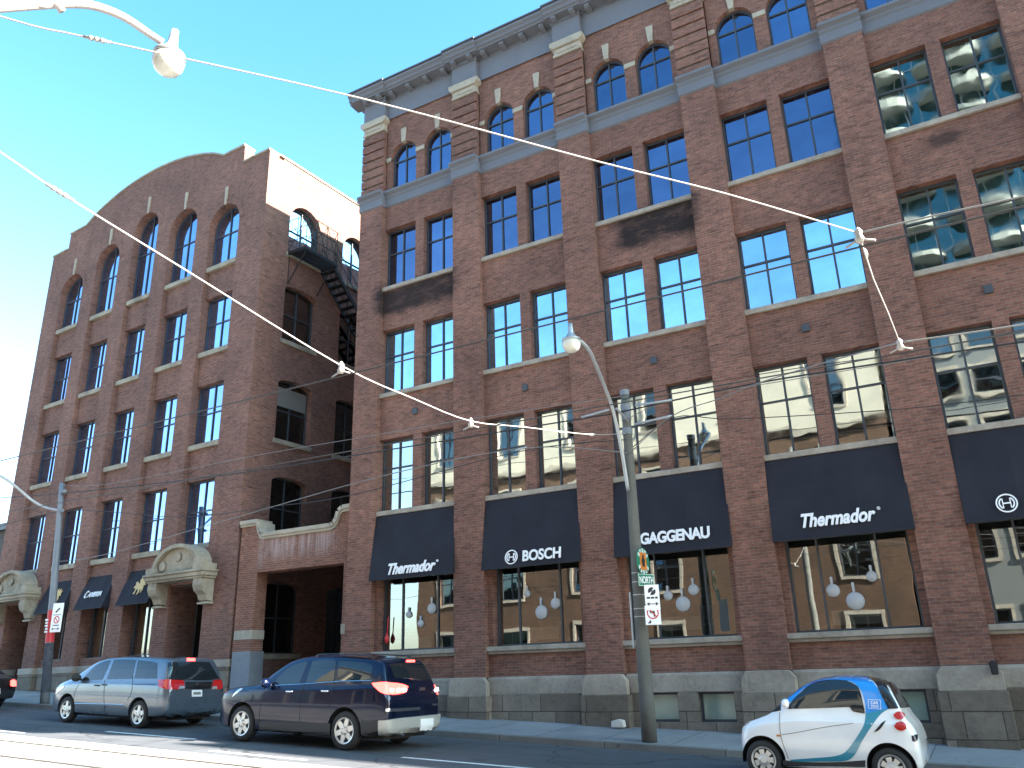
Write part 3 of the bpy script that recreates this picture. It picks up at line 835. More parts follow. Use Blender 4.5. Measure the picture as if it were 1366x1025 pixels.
for i, (a, b) in enumerate(REC):
    for r, (s0, s1, lt) in enumerate(LR):
        s = MB(); s.box(a - .02, b + .02, DR - .12, .6, s0, s1); lpart(s, 'sill', MT['hood_stone'], bevel=.012)
        lwin(a, b, s1, lt, DR + .2, MT['glass_left'], split=.52)
    s = MB(); s.box(a - .02, b + .02, DR - .14, .6, A5S - .2, A5S); lpart(s, 'sill', MT['hood_stone'], bevel=.012)
    h = (b - a) / 2
    lwin(a, b, A5S, ARC[i], .36, MT['glass_left'], split=.55, arch=h)
    c = (a + b) / 2
    k = MB(); k.prism([(c - .05, ARC[i] + .0), (c + .05, ARC[i] + .0), (c + .075, ARC[i] + .85), (c - .075, ARC[i] + .85)], -.06, .1); lpart(k, 'keystone', MT['cream'])
    # arch ring of rowlock brick standing a little proud
    k = MB(); k.ring((c, ARC[i] - h), h + .005, h + .26, -.02, .02, 0, 180, 20); lpart(k, 'arch_ring', MT['brick_left'])
    if i in (1, 2, 3):
        lwin(a + .12, b - .12, .85, 3.75, DR + .28, MT['glass_shop'], split=None, name='shop_window')
        s = MB(); s.box(a, b, DR + .02, .7, 0.72, .86); lpart(s, 'sill', MT['stone'])
        s = MB(); s.box(a - .6, b + .3, 2.2, 2.3, .6, 3.9); s.box(a - .6, b + .3, .8, 2.2, .5, .56); s.box(a + .15, a + .3, 1.3, 1.45, .56, 3.7); lpart(s, 'shop_room', MT['warm'])
    else:
        # recessed door with side light and long pull handle
        d = MB(); zf = road_z(-22.4 + a) + .1
        d.box(a + .02, b - .02, 1.15, 1.2, zf, 3.2)
        do = lpart(d, 'door', MT['frame'])
        g = MB(); g.box(a + .14, b - .62, 1.125, 1.147, zf + .3, 2.95); g.box(b - .5, b - .12, 1.125, 1.147, zf + .3, 2.95); go = g.build('door_glass', MT['glass_dark'], do); go.location.z = LZ
        hd = MB(); hd.tube([(b - .58, 1.07, zf + .5), (b - .58, 1.07, 2.3)], .022, 8); ho = hd.build('pull_handle', MT['galv'], do); ho.location.z = LZ
        jam = MB(); jam.box(a - .3, a, .75, 1.3, GR, 3.6); jam.box(b, b + .3, .75, 1.3, GR, 3.6); jam.box(a, b, .75, 1.3, 3.2, 3.6); jam.box(a, b, .1, 1.3, GR, zf)
        lpart(jam, 'door_recess', MT['brick_left'])
        # stone hood on two scrolled brackets
        hs = MB(); q0, q1 = a - .72, b + .62; cx = (q0 + q1) / 2; hw = (q1 - q0) / 2
        hs.box(q0, q1, -.62, .02, 3.36, 3.50); hs.box(q0 + .05, q1 - .05, -.56, .02, 3.28, 3.36); hs.box(q0 - .05, q1 + .05, -.68, .02, 3.50, 3.58)
        pts = [(q0 + .08, 3.58), (q1 - .08, 3.58), (q1 - .08, 3.75)] + [(cx + (hw - .45) * math.cos(t), 3.75 + .72 * math.sin(t)) for t in [math.pi * j / 16 for j in range(17)]] + [(q0 + .08, 3.75)]
        hs.prism(pts, -.42, .02)
        n = 16
        for j in range(n):
            t0, t1 = math.pi * j / n, math.pi * (j + 1) / n
            q = [(cx + (hw - .5 + e) * math.cos(t), 3.75 + (.68 + e * .8) * math.sin(t)) for e, t in ((0, t0), (.18, t0), (.18, t1), (0, t1))]
            hs.prism(q, -.60, .02)
        for sx in (-1, 1):
            hs.box(cx + sx * (hw - .3) - .24, cx + sx * (hw - .3) + .24, -.64, .02, 3.58, 3.80)
            hs.lathe([(0, -.5), (.17, -.5), (.2, -.46), (.17, -.43), (0, -.42)], (cx + sx * (hw - .75), 0, 3.85), 14, 'y')
        hs.lathe([(0, -.5), (.13, -.5), (.16, -.46), (.13, -.43), (0, -.42)], (cx, 0, 4.1), 14, 'y')
        lpart(hs, 'door_hood', MT['hood_stone'], bevel=.02)
        for sx in (-1, 1):
            xb = cx + sx * (hw - .36)
            k = MB(); pr = [(-.52, 3.28), (-.54, 3.05), (-.46, 2.86), (-.30, 2.74), (-.22, 2.55), (.02, 2.5), (.02, 3.28)]
            k.prism(pr, xb - .24, xb + .24, 'x'); k.box(xb - .28, xb + .28, -.26, .02, 2.42, 2.5); lpart(k, 'hood_bracket', MT['hood_stone'], bevel=.02)
# side windows facing the alley: frames in the y-z plane
for (ya, yb) in SW:
    for r, (z0, z1) in enumerate(SROW):
        rise = .22 if r < 4 else (yb - ya) / 2
        o = window(lb, ya, yb, z0, z1, 0, MT['glass_sky'] if r == 4 else MT['glass_dark'], split=.5, arch=rise if r == 4 else 0)
        o.rotation_euler = (0, 0, R(90)); o.location = (-.28, 0, LZ)
        s = MB(); s.box(-.3, .07, ya - .08, yb + .08, z0 - .18, z0); lpart(s, 'sill', MT['hood_stone'], bevel=.01)
# blind in one window
bl = MB(); bl.box(-.245, -.235, 1.38, 2.97, 9.85, 10.62); lpart(bl, 'blind', MT['blind'])

def dragon(M, s, parent):
    pts = [(-.9, -.1), (-.7, .25), (-.85, .5), (-.55, .55), (-.35, .3), (-.15, .35), (-.3, .75), (0, .95), (.15, .6), (.4, .95), (.5, .55), (.85, .7), (.7, .3), (.95, .05), (.6, .1), (.75, -.35), (.55, -.75), (.45, -.4), (.25, -.25), (.3, -.7), (.05, -.9), (.05, -.5), (-.1, -.25), (-.3, -.3), (-.35, -.8), (-.6, -.7), (-.45, -.45), (-.55, -.15)]
    e = MB(); e.prism([(x * s, z * s) for x, z in pts], 0, .01)
    e.v = [(x, z, y) for x, y, z in e.v]; e.xf(M); return e.build('emblem', MT['gold'], parent)
for i, lbl in ((1, 'small dark blue awning with a gold dragon beside the grey pole'), (2, 'small dark blue awning lettered CAMBRIA'), (3, 'small dark blue awning with a gold dragon beside the right stone door hood')):
    a, b = REC[i]; zt, zb, dp = 3.95, 2.66, .48
    aw, _ = awning('small_awning', lbl, a - .04, b + .04, zt, zb, dp, 0, group='small awnings on the brown building')
    aw.rotation_euler = (0, 0, -TH)
    aw.location = Vector((-22.4, 0, zt)) + Matrix.Rotation(-TH, 3, 'Z') @ Vector(((a + b) / 2, DR - .02, 0))
    if i == 2: text('C', 'lettering', awn_M(dp, zt - zb, -.47, .55), .19, .30, MT['white'], aw, .25, .006); text('AMBRIA', 'lettering', awn_M(dp, zt - zb, .10, .57), .88, .21, MT['white'], aw, .25, .006)
    else: dragon(awn_M(dp, zt - zb, .1, .5), .38, aw)

# ------------------------------------------------------------------ archway between the two buildings
lk = thing('carriage_arch', 'orange brick wall with square carriage opening and curved stone coping between the two buildings', 'gateway', (-22.1, .05, -1.0))
L = MB(); ox = 22.1; oz = 1.0
def LK(x): return x + ox
x0, x1 = -22.3, -17.26
ya, yb_ = -.05, .5
jl, jr = -21.43, -17.6
prof = [(-22.3, 5.0), (-21.5, 5.0), (-21.46, 4.75), (-21.36, 4.56), (-21.2, 4.5), (-18.15, 4.5), (-18.0, 4.56), (-17.88, 4.72), (-17.80, 4.95), (-17.68, 5.03), (-17.26, 5.04)]
for (xa, za), (xb, zb) in zip(prof[:-1], prof[1:]):
    L.prism([(LK(xa), 3.32 + oz), (LK(xb), 3.32 + oz), (LK(xb), zb + oz), (LK(xa), za + oz)], 0, .5)
L.box(LK(x0), LK(jl), 0, .5, 1.47 + oz, 3.32 + oz); L.box(LK(jr), LK(x1), 0, .5, 1.47 + oz, 3.32 + oz)
L.box(LK(x0), LK(jl), 0, .5, .8 + oz, 1.17 + oz); L.box(LK(jr), LK(x1), 0, .5, .8 + oz, 1.17 + oz)
L.box(LK(jr), LK(x1), 0, .5, -2 + oz, .8 + oz); L.box(LK(x0), LK(jl), 0.03, .5, -2 + oz, .8 + oz)
L.build('wall', MT['brick_link'], lk)
C2 = MB(); prev = None
for (xa, za), (xb, zb) in zip(prof[:-1], prof[1:]):
    d = Vector((xb - xa, zb - za)).normalized(); nrm = Vector((-d.y, d.x))
    C2.prism([(LK(xa), za + oz), (LK(xb), zb + oz), (LK(xb) + nrm.x * .13, zb + oz + nrm.y * .13), (LK(xa) + nrm.x * .13, za + oz + nrm.y * .13)], -.12, .62)
    C2.prism([(LK(xa), za + oz - .09), (LK(xb), zb + oz - .09), (LK(xb), zb + oz - .002), (LK(xa), za + oz - .002)], -.07, -.002)
C2.build('coping', MT['cream'], lk)
bb = MB(); bb.box(LK(x0) + .04, LK(jl) + .02, -.02, .52, 1.172 + oz, 1.468 + oz); bb.build('band_stone', MT['cream'], lk, bevel=.01)
bb = MB(); bb.box(LK(jr) - .02, LK(x1), -.02, .52, 1.172 + oz, 1.468 + oz); bb.build('band_stone', MT['cream'], lk, bevel=.01)
bb = MB(); bb.box(LK(x0) + .06, LK(jl) + .03, -.05, .55, -1.2 + oz, .8 + oz); bb.build('corner_guard', MT['polemetal'], lk, bevel=.01)
bb = MB(); bb.box(LK(jr) - .03, LK(x1), -.03, .55, -1.2 + oz, .62 + oz); bb.build('corner_guard', MT['polemetal'], lk, bevel=.01)
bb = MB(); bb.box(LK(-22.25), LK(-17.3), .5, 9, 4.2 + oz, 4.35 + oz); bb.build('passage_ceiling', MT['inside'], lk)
bk = MB(); bk.box(-22.3, -17.3, 20, 20.4, GR, 14)
tag(bk.build('rear_wall', MT['brick_left']), 'dark brick wall closing the far end of the alley', 'wall')

# ------------------------------------------------------------------ fire escape
fe = thing('fire_escape', 'black iron fire escape with platform and stairs on the brown building\'s side wall', 'fire escape', (-22.36, 1.3, 16.2))
def FP(y, z, out): return (out, y - 1.3, z - 16.2)
pf = MB()
for k in range(16): pf.box(.02, 1.0, k * .115, k * .115 + .05, 0, .05)
pf.box(.0, 1.02, -.05, 0, -.06, .08); pf.box(.0, 1.02, 1.82, 1.87, -.06, .08); pf.box(.97, 1.02, 0, 1.82, -.06, .08)
pf.build('platform', MT['iron'], fe)
rl = MB(); rr = .016
for z in (16.75, 17.25, 17.75):
    rl.tube([FP(1.3, z, .02), FP(1.3, z, 1.0), FP(3.12, z, 1.0)], rr, 6)
for (y, o) in ((1.3, 1.0), (1.9, 1.0), (2.5, 1.0), (3.12, 1.0), (1.3, .5)):
    rl.tube([FP(y, 16.2, o), FP(y, 17.77, o)], rr, 6)
for a_, b_ in ((1.3, 1.9), (1.9, 2.5), (2.5, 3.12)):
    rl.tube([FP(a_, 16.3, 1.0), FP(b_, 17.75, 1.0)], .014, 5); rl.tube([FP(a_, 17.75, 1.0), FP(b_, 16.3, 1.0)], .014, 5)
rl.tube([FP(1.3, 16.3, .02), FP(1.3, 17.75, 1.0)], .014, 5); rl.tube([FP(1.3, 17.75, .02), FP(1.3, 16.3, 1.0)], .014, 5)
rl.build('railing', MT['iron'], fe)
stp = MB()
ya, za, yb2, zb2 = 3.1, 16.25, 7.4, 12.3
for o in (.18, .92):
    d = Vector((0, yb2 - ya, zb2 - za)).normalized()
    stp.prism([(ya - 1.3, za - 16.2), (yb2 - 1.3, zb2 - 16.2), (yb2 - 1.3, zb2 - 16.42), (ya - 1.3, za - 16.42)], o - .02, o + .02, 'x')
n = 17
for k in range(n):
    t = (k + .5) / n; y = ya + (yb2 - ya) * t; z = za + (zb2 - za) * t
    stp.box(.2, .9, y - 1.3 - .11, y - 1.3 + .11, z - 16.2 - .1, z - 16.2 - .06)
stp.build('stairs', MT['iron'], fe)
hr = MB()
for o in (.18, .92):
    for dz in (.55, 1.0): hr.tube([FP(ya, za + dz, o), FP(yb2, zb2 + dz, o)], rr, 6)
    for k in range(6):
        t = k / 5; y = ya + (yb2 - ya) * t; z = za + (zb2 - za) * t; hr.tube([FP(y, z - .1, o), FP(y, z + 1.0, o)], .016, 5)
hr.build('handrail', MT['iron'], fe)
br = MB()
for y in (1.4, 3.0):
    br.tube([FP(y, 14.9, .02), FP(y, 16.2, .95)], .03, 6); br.tube([FP(y, 14.9, .02), FP(y, 16.2, .02)], .025, 6)
br.build('support_bracket', MT['iron'], fe)
lp = MB(); lp.box(.02, 1.0, 6.1, 8.2, -3.95, -3.88); lp.tube([FP(7.5, 12.3, 1.0), FP(7.5, 13.4, 1.0), FP(9.4, 13.4, 1.0), FP(9.4, 12.3, 1.0)], rr, 6); lp.build('lower_platform', MT['iron'], fe)

# ------------------------------------------------------------------ neighbouring and opposite buildings
def block(name, label, x0, x1, y0, y1, z1, wallm, face, rows, step, ww, gl, topm=None, ztop=None, trim='cream', skip=(), z0=-6):
    """simple city building whose street front (facing +y if face>0 else -y) carries framed windows"""
    b = thing(name, label, 'building', ((x0 + x1) / 2, (y1 if face > 0 else y0), 0))
    ox, oy = b.location.x, b.location.y
    d = abs(y1 - y0); w2 = (x1 - x0) / 2
    # built with its front at local y=0 facing -y, then turned round when it faces +y
    if face > 0: b.rotation_euler = (0, 0, math.pi)
    zt = ztop if ztop else z1
    n = int((x1 - x0) // step); st = (x1 - x0) / n
    wl = MB(); up = MB()
    def add(a, c, za, zb):
        if za < zt < zb: wl.box(a, c, 0, .4, za, zt); up.box(a, c, 0, .4, zt, zb)
        else: (up if za >= zt else wl).box(a, c, 0, .4, za, zb)
    spans = [(-w2 + st * (i + .5) - ww / 2, -w2 + st * (i + .5) + ww / 2) for i in range(n)]
    zl = z0
    for (za, zb) in rows:
        add(-w2, w2, zl, za)
        e = [-w2] + [q for s_ in spans for q in s_] + [w2]
        for k in range(0, len(e), 2): add(e[k], e[k + 1], za, zb)
        zl = zb
    add(-w2, w2, zl, z1)
    for q in (wl,): q.box(-w2, -w2 + .4, .4, d, z0, zt); q.box(w2 - .4, w2, .4, d, z0, zt); q.box(-w2 + .4, w2 - .4, d - .4, d, z0, zt)
    if zt < z1: up.box(-w2, -w2 + .4, .4, d, zt, z1); up.box(w2 - .4, w2, .4, d, zt, z1); up.box(-w2 + .4, w2 - .4, d - .4, d, zt, z1)
    wl.build('wall', MT[wallm], b)
    if zt < z1: up.build('upper_wall', MT[topm], b)
    r = MB(); r.box(-w2 + .4, w2 - .4, .4, d - .4, z1 - .5, z1 - .3); r.build('roof', MT['darkmetal'], b)
    c = MB(); c.box(-w2 - .1, w2 + .1, -.18, .1, z1 + .003, z1 + .3)
    if zt < z1: c.box(-w2, w2, -.12, -.002, zt - .15, zt + .1)
    c.build('coping', MT[trim], b)
    for ri, (za, zb) in enumerate(rows):
        for (xa, xb) in spans:
            window(b, xa, xb, za, zb, .18, MT[gl], split=.5, fr=.1)
        s = MB()
        for (xa, xb) in spans:
            s.box(xa - .12, xb + .12, -.08, -.002, za - .16, za); s.box(xa - .16, xa - .0, -.04, -.002, za, zb); s.box(xb, xb + .16, -.04, -.002, za, zb); s.box(xa - .16, xb + .16, -.05, -.002, zb, zb + .2)
        s.build('window_trim', MT[trim], b)
    return b
MT['stucco'] = plain('cream_stucco', (.52, .48, .38), .9, 0, .08, 1.5)
MT['concrete_white'] = plain('white_balcony_concrete', (.30, .30, .285), .8, 0, .06, 2)
MT['concrete_grey'] = plain('grey_office_concrete', (.15, .16, .155), .8, 0, .1, 2)
MT['glass_teal'] = mirror_glass('teal_tower_glass', (.16, .30, .32), .06)
block('brick_building', 'tan brick building with cream top storey across the street, mirrored in the shop windows', -32.6, -3.2, -38, -23.6, 17.6, 'brick_far', 1,
      ((-.6, 2.2), (4.0, 6.6), (8.4, 10.6), (12.9, 16.4)), 4.3, 1.55, 'glass_dark', 'stucco', 11.7)
block('concrete_building', 'pale concrete building with wide window bands across the street, mirrored at the right', -3.0, 34, -36, -23.7, 17.9, 'concrete_grey', 1, ((-.5, 2.0), (4.2, 6.8), (8.2, 10.8), (12, 13.6), (14.6, 16.8)), 3.4, 2.9, 'glass_dark')
block('low_building', 'lower brick building beyond the right edge of the picture', 15.0, 21.2, .1, 20, 17.0, 'brick', -1, ((.3, 2.6), (4.6, 7), (8.5, 10.9), (12.4, 14.7)), 3.1, 1.6, 'glass_wavy')
block('corner_building', 'tall brick building farthest along the street to the right', 21.4, 64, .1, 20, 20.7, 'brick_left', -1, ((.0, 2.4), (4.4, 7), (8.4, 10.9), (12.4, 14.7), (16.2, 18.4)), 4.2, 1.9, 'glass_wavy')
dk = thing('dark_building', 'dark low building just past the brown building at the left edge', 'building', (-46, 4, 0))
q = MB(); q.box(-9, 7.9, 0, 12, -3, 7.6); q.build('wall', MT['inside'], dk)
q = MB(); q.box(-9.2, 8.1, -.3, 12.2, 7.6, 7.95); q.build('roof', MT['darkmetal'], dk)
q = MB(); 
for k in range(4): q.box(-7 + k * 3.6, -5.2 + k * 3.6, -.03, -.002, 2, 5)
q.build('window', MT['glass_dark'], dk)
# glass condominium tower behind the camera, seen in the right-hand panes
tw = thing('apartment_tower', 'glass apartment tower with curved white balconies, mirrored in the right hand upper windows', 'tower', (13, -52, 0))
c_ = MB(); c_.box(-17.4, 22, -22, 0, -5, 56); c_.build('glass_wall', MT['glass_teal'], tw)
q = MB(); gl_ = MB(); fr_ = MB()
for f in range(18):
    z = 1.5 + f * 3.05
    for k in range(5):
        x = -17.2 + 6.4 * k
        pts = [(x + .25, .0), (x + 6.1, .0)] + [(x + 3.17 + 2.9 * math.cos(t), .25 + 1.75 * math.sin(t) ** .8) for t in [math.pi * j / 10 for j in range(11)]]
        q = MB(); q.prism(pts, z, z + .62, 'z'); q.build('balcony', MT['concrete_white'], tw)
    fr_.box(-16.5, 22, .002, .12, z + .8, z + .95)
for k in range(26): fr_.box(-16.5 + 1.5 * k, -16.42 + 1.5 * k, .002, .1, -5, 56)
fr_.build('mullion', MT['galv'], tw)

# ------------------------------------------------------------------ main street pole with lamp and signs
PX, PY = -6.93, -2.25
PB = road_z(PX) + .14
ptop = at_y(833, 522, PY)
pole = thing('street_pole', 'tall grey tapering street pole with curved lamp arm in front of the GAGGENAU awning', 'pole', (PX, PY, PB))
hp = ptop.z - PB; lean = Vector((ptop.x - PX, 0, hp))
def pol(t, dx=0, dy=0, dz=0): return Vector((lean.x * t + dx, dy, hp * t + dz))
sh = MB(); sh.tube([pol(t / 10) for t in range(11)], [.165 - .068 * t / 10 for t in range(11)], 16); sh.build('shaft', MT['pole'], pole, True)
cp = MB(); cp.tube([pol(.985), pol(1.0, dz=.02)], .115, 14); cp.tube([pol(.945), pol(.955)], .125, 14); cp.tube([pol(.905), pol(.945)], .118, 14); cp.tube([pol(.86), pol(.88)], .125, 14); cp.build('pole_band', MT['polemetal'], pole)
la = at_y(762, 455, -4.6) - Vector((PX, PY, PB))          # lamp head position, out over the road
def loc(u, v, y): return at_y(u, v, y) - Vector((PX, PY, PB))
armp = [loc(838, 655, -2.40), loc(829, 600, -2.55), loc(818, 548, -2.9), loc(805, 512, -3.4), loc(796, 490, -3.8), loc(786, 468, -4.2), loc(776, 457, -4.45), loc(768, 452, -4.6)]
am = MB(); am.tube(catmull([tuple(p) for p in armp], 4), .045, 8); am.build('lamp_arm', MT['galv'], pole, True)
st2 = MB(); st2.tube([loc(822, 545, -2.75), loc(838, 562, -2.3)], .03, 6); st2.build('brace', MT['galv'], pole)
def lamp_head(parent, c, s=1.0, up=Vector((0, 0, 1))):
    M = Matrix.Translation(c) @ up.to_track_quat('Z', 'Y').to_matrix().to_4x4() @ Matrix.Scale(s, 4)
    h = MB(); h.lathe([(0, .42), (.05, .42), (.06, .30), (.075, .18), (.12, .10), (.20, .05), (.215, .0), (.2, -.01), (0, -.005)], seg=20); h.xf(M); ho = h.build('lamp_housing', MT['galv'], parent, True)
    g = MB(); g.lathe([(.198, -.012), (.21, -.06), (.20, -.14), (.16, -.22), (.09, -.27), (0, -.285)], seg=20); g.xf(M); g.build('globe', MT['globe'], ho, True)
lamp_head(pole, la, 1.0)
# band clamps for the signs
bc = MB()
for z in (2.55, 2.72, 3.02, 3.3, 3.5): bc.tube([pol(z / hp), pol((z + .02) / hp)], .165 - .068 * z / hp + .006, 14)
bc.build('sign_strap', MT['galv'], pole)
def sign_at(name, label, u, v, y, ang, shape_fn, cat='sign'):
    p = at_y(u, v, y)
    s = thing(name, label, cat, p, (0, 0, ang), 'signs on the main pole')
    shape_fn(s); return s
def disc(mb, r, y0, y1, n=32): mb.prism([(r * math.cos(2 * math.pi * k / n), r * math.sin(2 * math.pi * k / n)) for k in range(n)], y0, y1)
SA = R(50)
def f_round(s):
    p = MB(); disc(p, .30, -.008, .008); p.build('plate', MT['green'], s)
    p = MB(); p.prism([(-.15, -.19), (.15, -.19), (.15, .19), (-.15, .19)], -.013, -.0085); p.build('panel', MT['orange'], s)
    p = MB()
    p.prism([(-.05, -.12), (.05, -.12), (.06, -.02), (.1, .05), (.03, .05), (.05, .13), (-.03, .14), (-.06, .05), (-.1, .02)], -.017, -.0135); p.build('emblem', MT['signblack'], s)
    l = MB()
    for a0 in (35, 62, 90, 118, 145, 215, 242, 270, 298, 325):
        a = R(a0); cx, cz = .235 * math.cos(a), .235 * math.sin(a); t = Vector((-math.sin(a), math.cos(a))); nn = Vector((math.cos(a), math.sin(a)))
        q = [Vector((cx, cz)) + t * e * .03 + nn * g * .042 for e, g in ((-1, -1), (1, -1), (1, 1), (-1, 1))]
        q2 = [(Vector((cx, cz)) + t * e * .014 + nn * g * .02) for e, g in ((-1, -1), (1, -1), (1, 1), (-1, 1))]
        for i in range(4):
            j = (i + 1) % 4; l.prism([q[i], q[j], q2[j], q2[i]], -.012, -.0085)
    l.build('lettering', MT['white'], s)
sign_at('round_sign', 'round green street sign with an orange centre on the main pole', 857.5, 749, PY - .20, R(84), f_round)
def yz(M=None): return Matrix(((1, 0, 0, 0), (0, 0, -1, -.012), (0, 1, 0, 0), (0, 0, 0, 1)))
def f_north(s):
    p = MB(); p.box(-.25, .25, -.006, .006, -.135, .135); p.build('plate', MT['green'], s)
    p = MB(); 
    for q in ((-.24, .24, .118, .126), (-.24, .24, -.126, -.118), (-.24, -.232, -.118, .118), (.232, .24, -.118, .118)): p.box(q[0], q[1], -.009, -.0065, q[2], q[3])
    p.build('border', MT['white'], s)
    text('NORTH', 'lettering', yz(), .42, .15, MT['white'], s, 0, .006, .003)
sign_at('street_sign', 'small green NORTH sign below the round green sign', 862, 774, PY - .22, R(66), f_north)
def plate(s, w, h, m='white'):
    p = MB(); p.box(-w / 2, w / 2, -.005, .005, -h / 2, h / 2); p.build('plate', MT[m], s, bevel=.004)
def f_park(s):
    plate(s, .32, .54)
    p = MB(); p.ring((0, .13), .0, .085, -.009, -.0055, 60, 210, 12); p.ring((0, .13), .0, .085, -.009, -.0055, 240, 390, 12)
    p.prism([(-.13, -.14), (-.07, -.10), (-.07, -.18)], -.009, -.0055); p.prism([(.13, -.14), (.07, -.10), (.07, -.18)], -.009, -.0055); p.box(-.07, .07, -.009, -.0055, -.147, -.133)
    for k, (a, b) in enumerate(((-.12, -.05), (-.03, .04), (.06, .12))): p.box(a, b, -.009, -.0055, -.03, .01)
    p.build('symbol', MT['signblack'], s)
sign_at('parking_sign', 'white parking sign with black symbol on the main pole', 870, 797, PY - .24, R(30), f_park)
def f_turn(s):
    plate(s, .34, .40)
    p = MB(); p.ring((0, .05), .105, .13, -.009, -.0055); p.prism([(-.085, .12), (-.07, .135), (.085, -.02), (.07, -.035)], -.0125, -.0095); p.build('ring', MT['red'], s)
    p = MB(); p.box(.015, .045, -.009, -.0055, -.03, .09); p.box(-.03, .015, -.009, -.0055, .062, .09); p.prism([(-.075, .076), (-.03, .12), (-.03, .032)], -.009, -.0055); p.prism([(-.13, -.17), (-.05, -.17), (-.05, -.09)], -.009, -.0055); p.build('arrow', MT['signblack'], s)
sign_at('turn_sign', 'white no left turn sign at the bottom of the main pole\'s signs', 871, 821, PY - .24, R(30), f_turn)
cn = MB(); cn.tube([pol(z / hp, dx=-.19 + .0 * z, dy=-.06) for z in (1.9, 2.5, 3.1)], .022, 6); cn.build('conduit', MT['galv'], pole)

# ------------------------------------------------------------------ left pole
LPX, LPY = -28.4, -2.35
LB = road_z(LPX) + .13
lt_ = at_y(83, 645, LPY)
lpole = thing('street_pole', 'slimmer grey pole at left with red poster wrap in front of the brown building', 'pole', (LPX, LPY, LB))
lh = lt_.z - LB; ldx = lt_.x - LPX
def lpo(t): return Vector((ldx * t, 0, lh * t))
q = MB(); q.tube([lpo(k / 10) for k in range(11)], [.15 - .06 * k / 10 for k in range(11)], 14); q.build('shaft', MT['polemetal'], lpole, True)
def wrap(z0, z1, m, name):
    q = MB(); t0, t1 = z0 / lh, z1 / lh; q.tube([lpo(t0), lpo(t1)], [.156 - .06 * t0, .156 - .06 * t1], 14); q.build(name, m, lpole)
MT['poster_dark'] = plain('torn_posters', (.05, .055, .07), .9, 0, .9, 9)
wrap(.35, 1.95, MT['poster_dark'], 'poster_layer'); wrap(1.97, 3.05, MT['red'], 'red_poster')
q = MB()
for k in range(5):
    zz = 2.3 + .1 * k; tt = zz / lh; c = lpo(tt); q.box(c.x - .09 + .03 * (k % 2), c.x + .05, c.y - .165, c.y - .14, zz, zz + .06)
q.build('poster_print', MT['white'], lpole)
def lloc(u, v, y): return at_y(u, v, y) - Vector((LPX, LPY, LB))
q = MB(); q.tube(catmull([tuple(lloc(*p)) for p in ((79, 681, -2.35), (60, 677, -2.6), (42, 667, -3.0), (22, 650, -3.5), (0, 635, -4.0), (-30, 625, -4.6))], 4), .05, 8); q.build('lamp_arm', MT['galv'], lpole, True)
q = MB(); q.tube([lpo(.955) + Vector((0, 0, 0)), lpo(.955) + Vector((.3, -.05, .0))], .07, 8); q.tube([lpo(.86), lpo(.86) + Vector((.25, -.05, 0))], .06, 8); q.build('bracket', MT['polemetal'], lpole)
lamp_head(lpole, lloc(-34, 628, -4.6), 1.0)
def lsign(name, label, u, v, fn):
    s = thing(name, label, 'sign', at_y(u, v, LPY - .25), (0, 0, R(12)), 'signs on the left pole'); fn(s)
def f_l1(s):
    plate(s, .46, .46); p = MB(); p.prism([(-.1, -.06), (.06, .08), (.1, .04), (-.06, -.1)], -.009, -.0055); p.box(-.16, .16, -.009, -.0055, -.17, -.15); p.build('symbol', MT['signblack'], s)
def f_l2(s):
    plate(s, .46, .62); p = MB(); p.ring((0, .1), .09, .125, -.009, -.0055); p.prism([(-.09, .18), (-.07, .2), (.09, .02), (.07, 0)], -.0125, -.0095); p.build('ring', MT['red'], s)
    p = MB(); p.prism([(-.16, -.2), (-.1, -.15), (-.1, -.25)], -.009, -.0055); p.prism([(.16, -.2), (.1, -.15), (.1, -.25)], -.009, -.0055); p.box(-.1, .1, -.009, -.0055, -.21, -.19); p.box(-.13, .13, -.009, -.0055, -.1, -.07); p.build('arrow', MT['signblack'], s)
lsign('parking_sign', 'upper white square sign on the left pole', 77.5, 814, f_l1)
lsign('parking_sign', 'lower white sign with red circle on the left pole', 75, 831, f_l2)

# ------------------------------------------------------------------ overhead wires
HA1, HA0 = at_y(1145, 311, -12.8), at_y(455, 488, -12.8)
HB1, HB0 = at_y(1200, 457, -9.6), at_y(628, 562, -9.6)
def sagline(a, b, sag, n=16):
    a, b = Vector(a), Vector(b)
    return [a.lerp(b, t / n) - Vector((0, 0, sag * 4 * (t / n) * (1 - t / n))) for t in range(n + 1)]
def wire(name, label, segs, r, m, cat='wire', group=None, extra=None):
    q = MB()
    for s in segs: q.tube(s, r, 6)
    o = q.build(name, m, None, True); tag(o, label, cat, group); return o
def ext(a, b, xa, xb):
    d = (b - a) / (b.x - a.x); return [a + d * (xa - a.x), a, b, b + d * (xb - b.x)]
cwA = ext(HA0, HA1, -70, 30); cwB = ext(HB0, HB1, -70, 30)
def dip(l): return [p - Vector((0, 0, .14)) for p in l]
wire('contact_wire', 'dark tram contact wire nearer the camera, crossing the middle storeys', [dip(cwA)], .009, MT['cable'], group='tram contact wires')
wire('contact_wire', 'dark tram contact wire farther from the camera, just above the awnings', [dip(cwB)], .009, MT['cable'], group='tram contact wires')
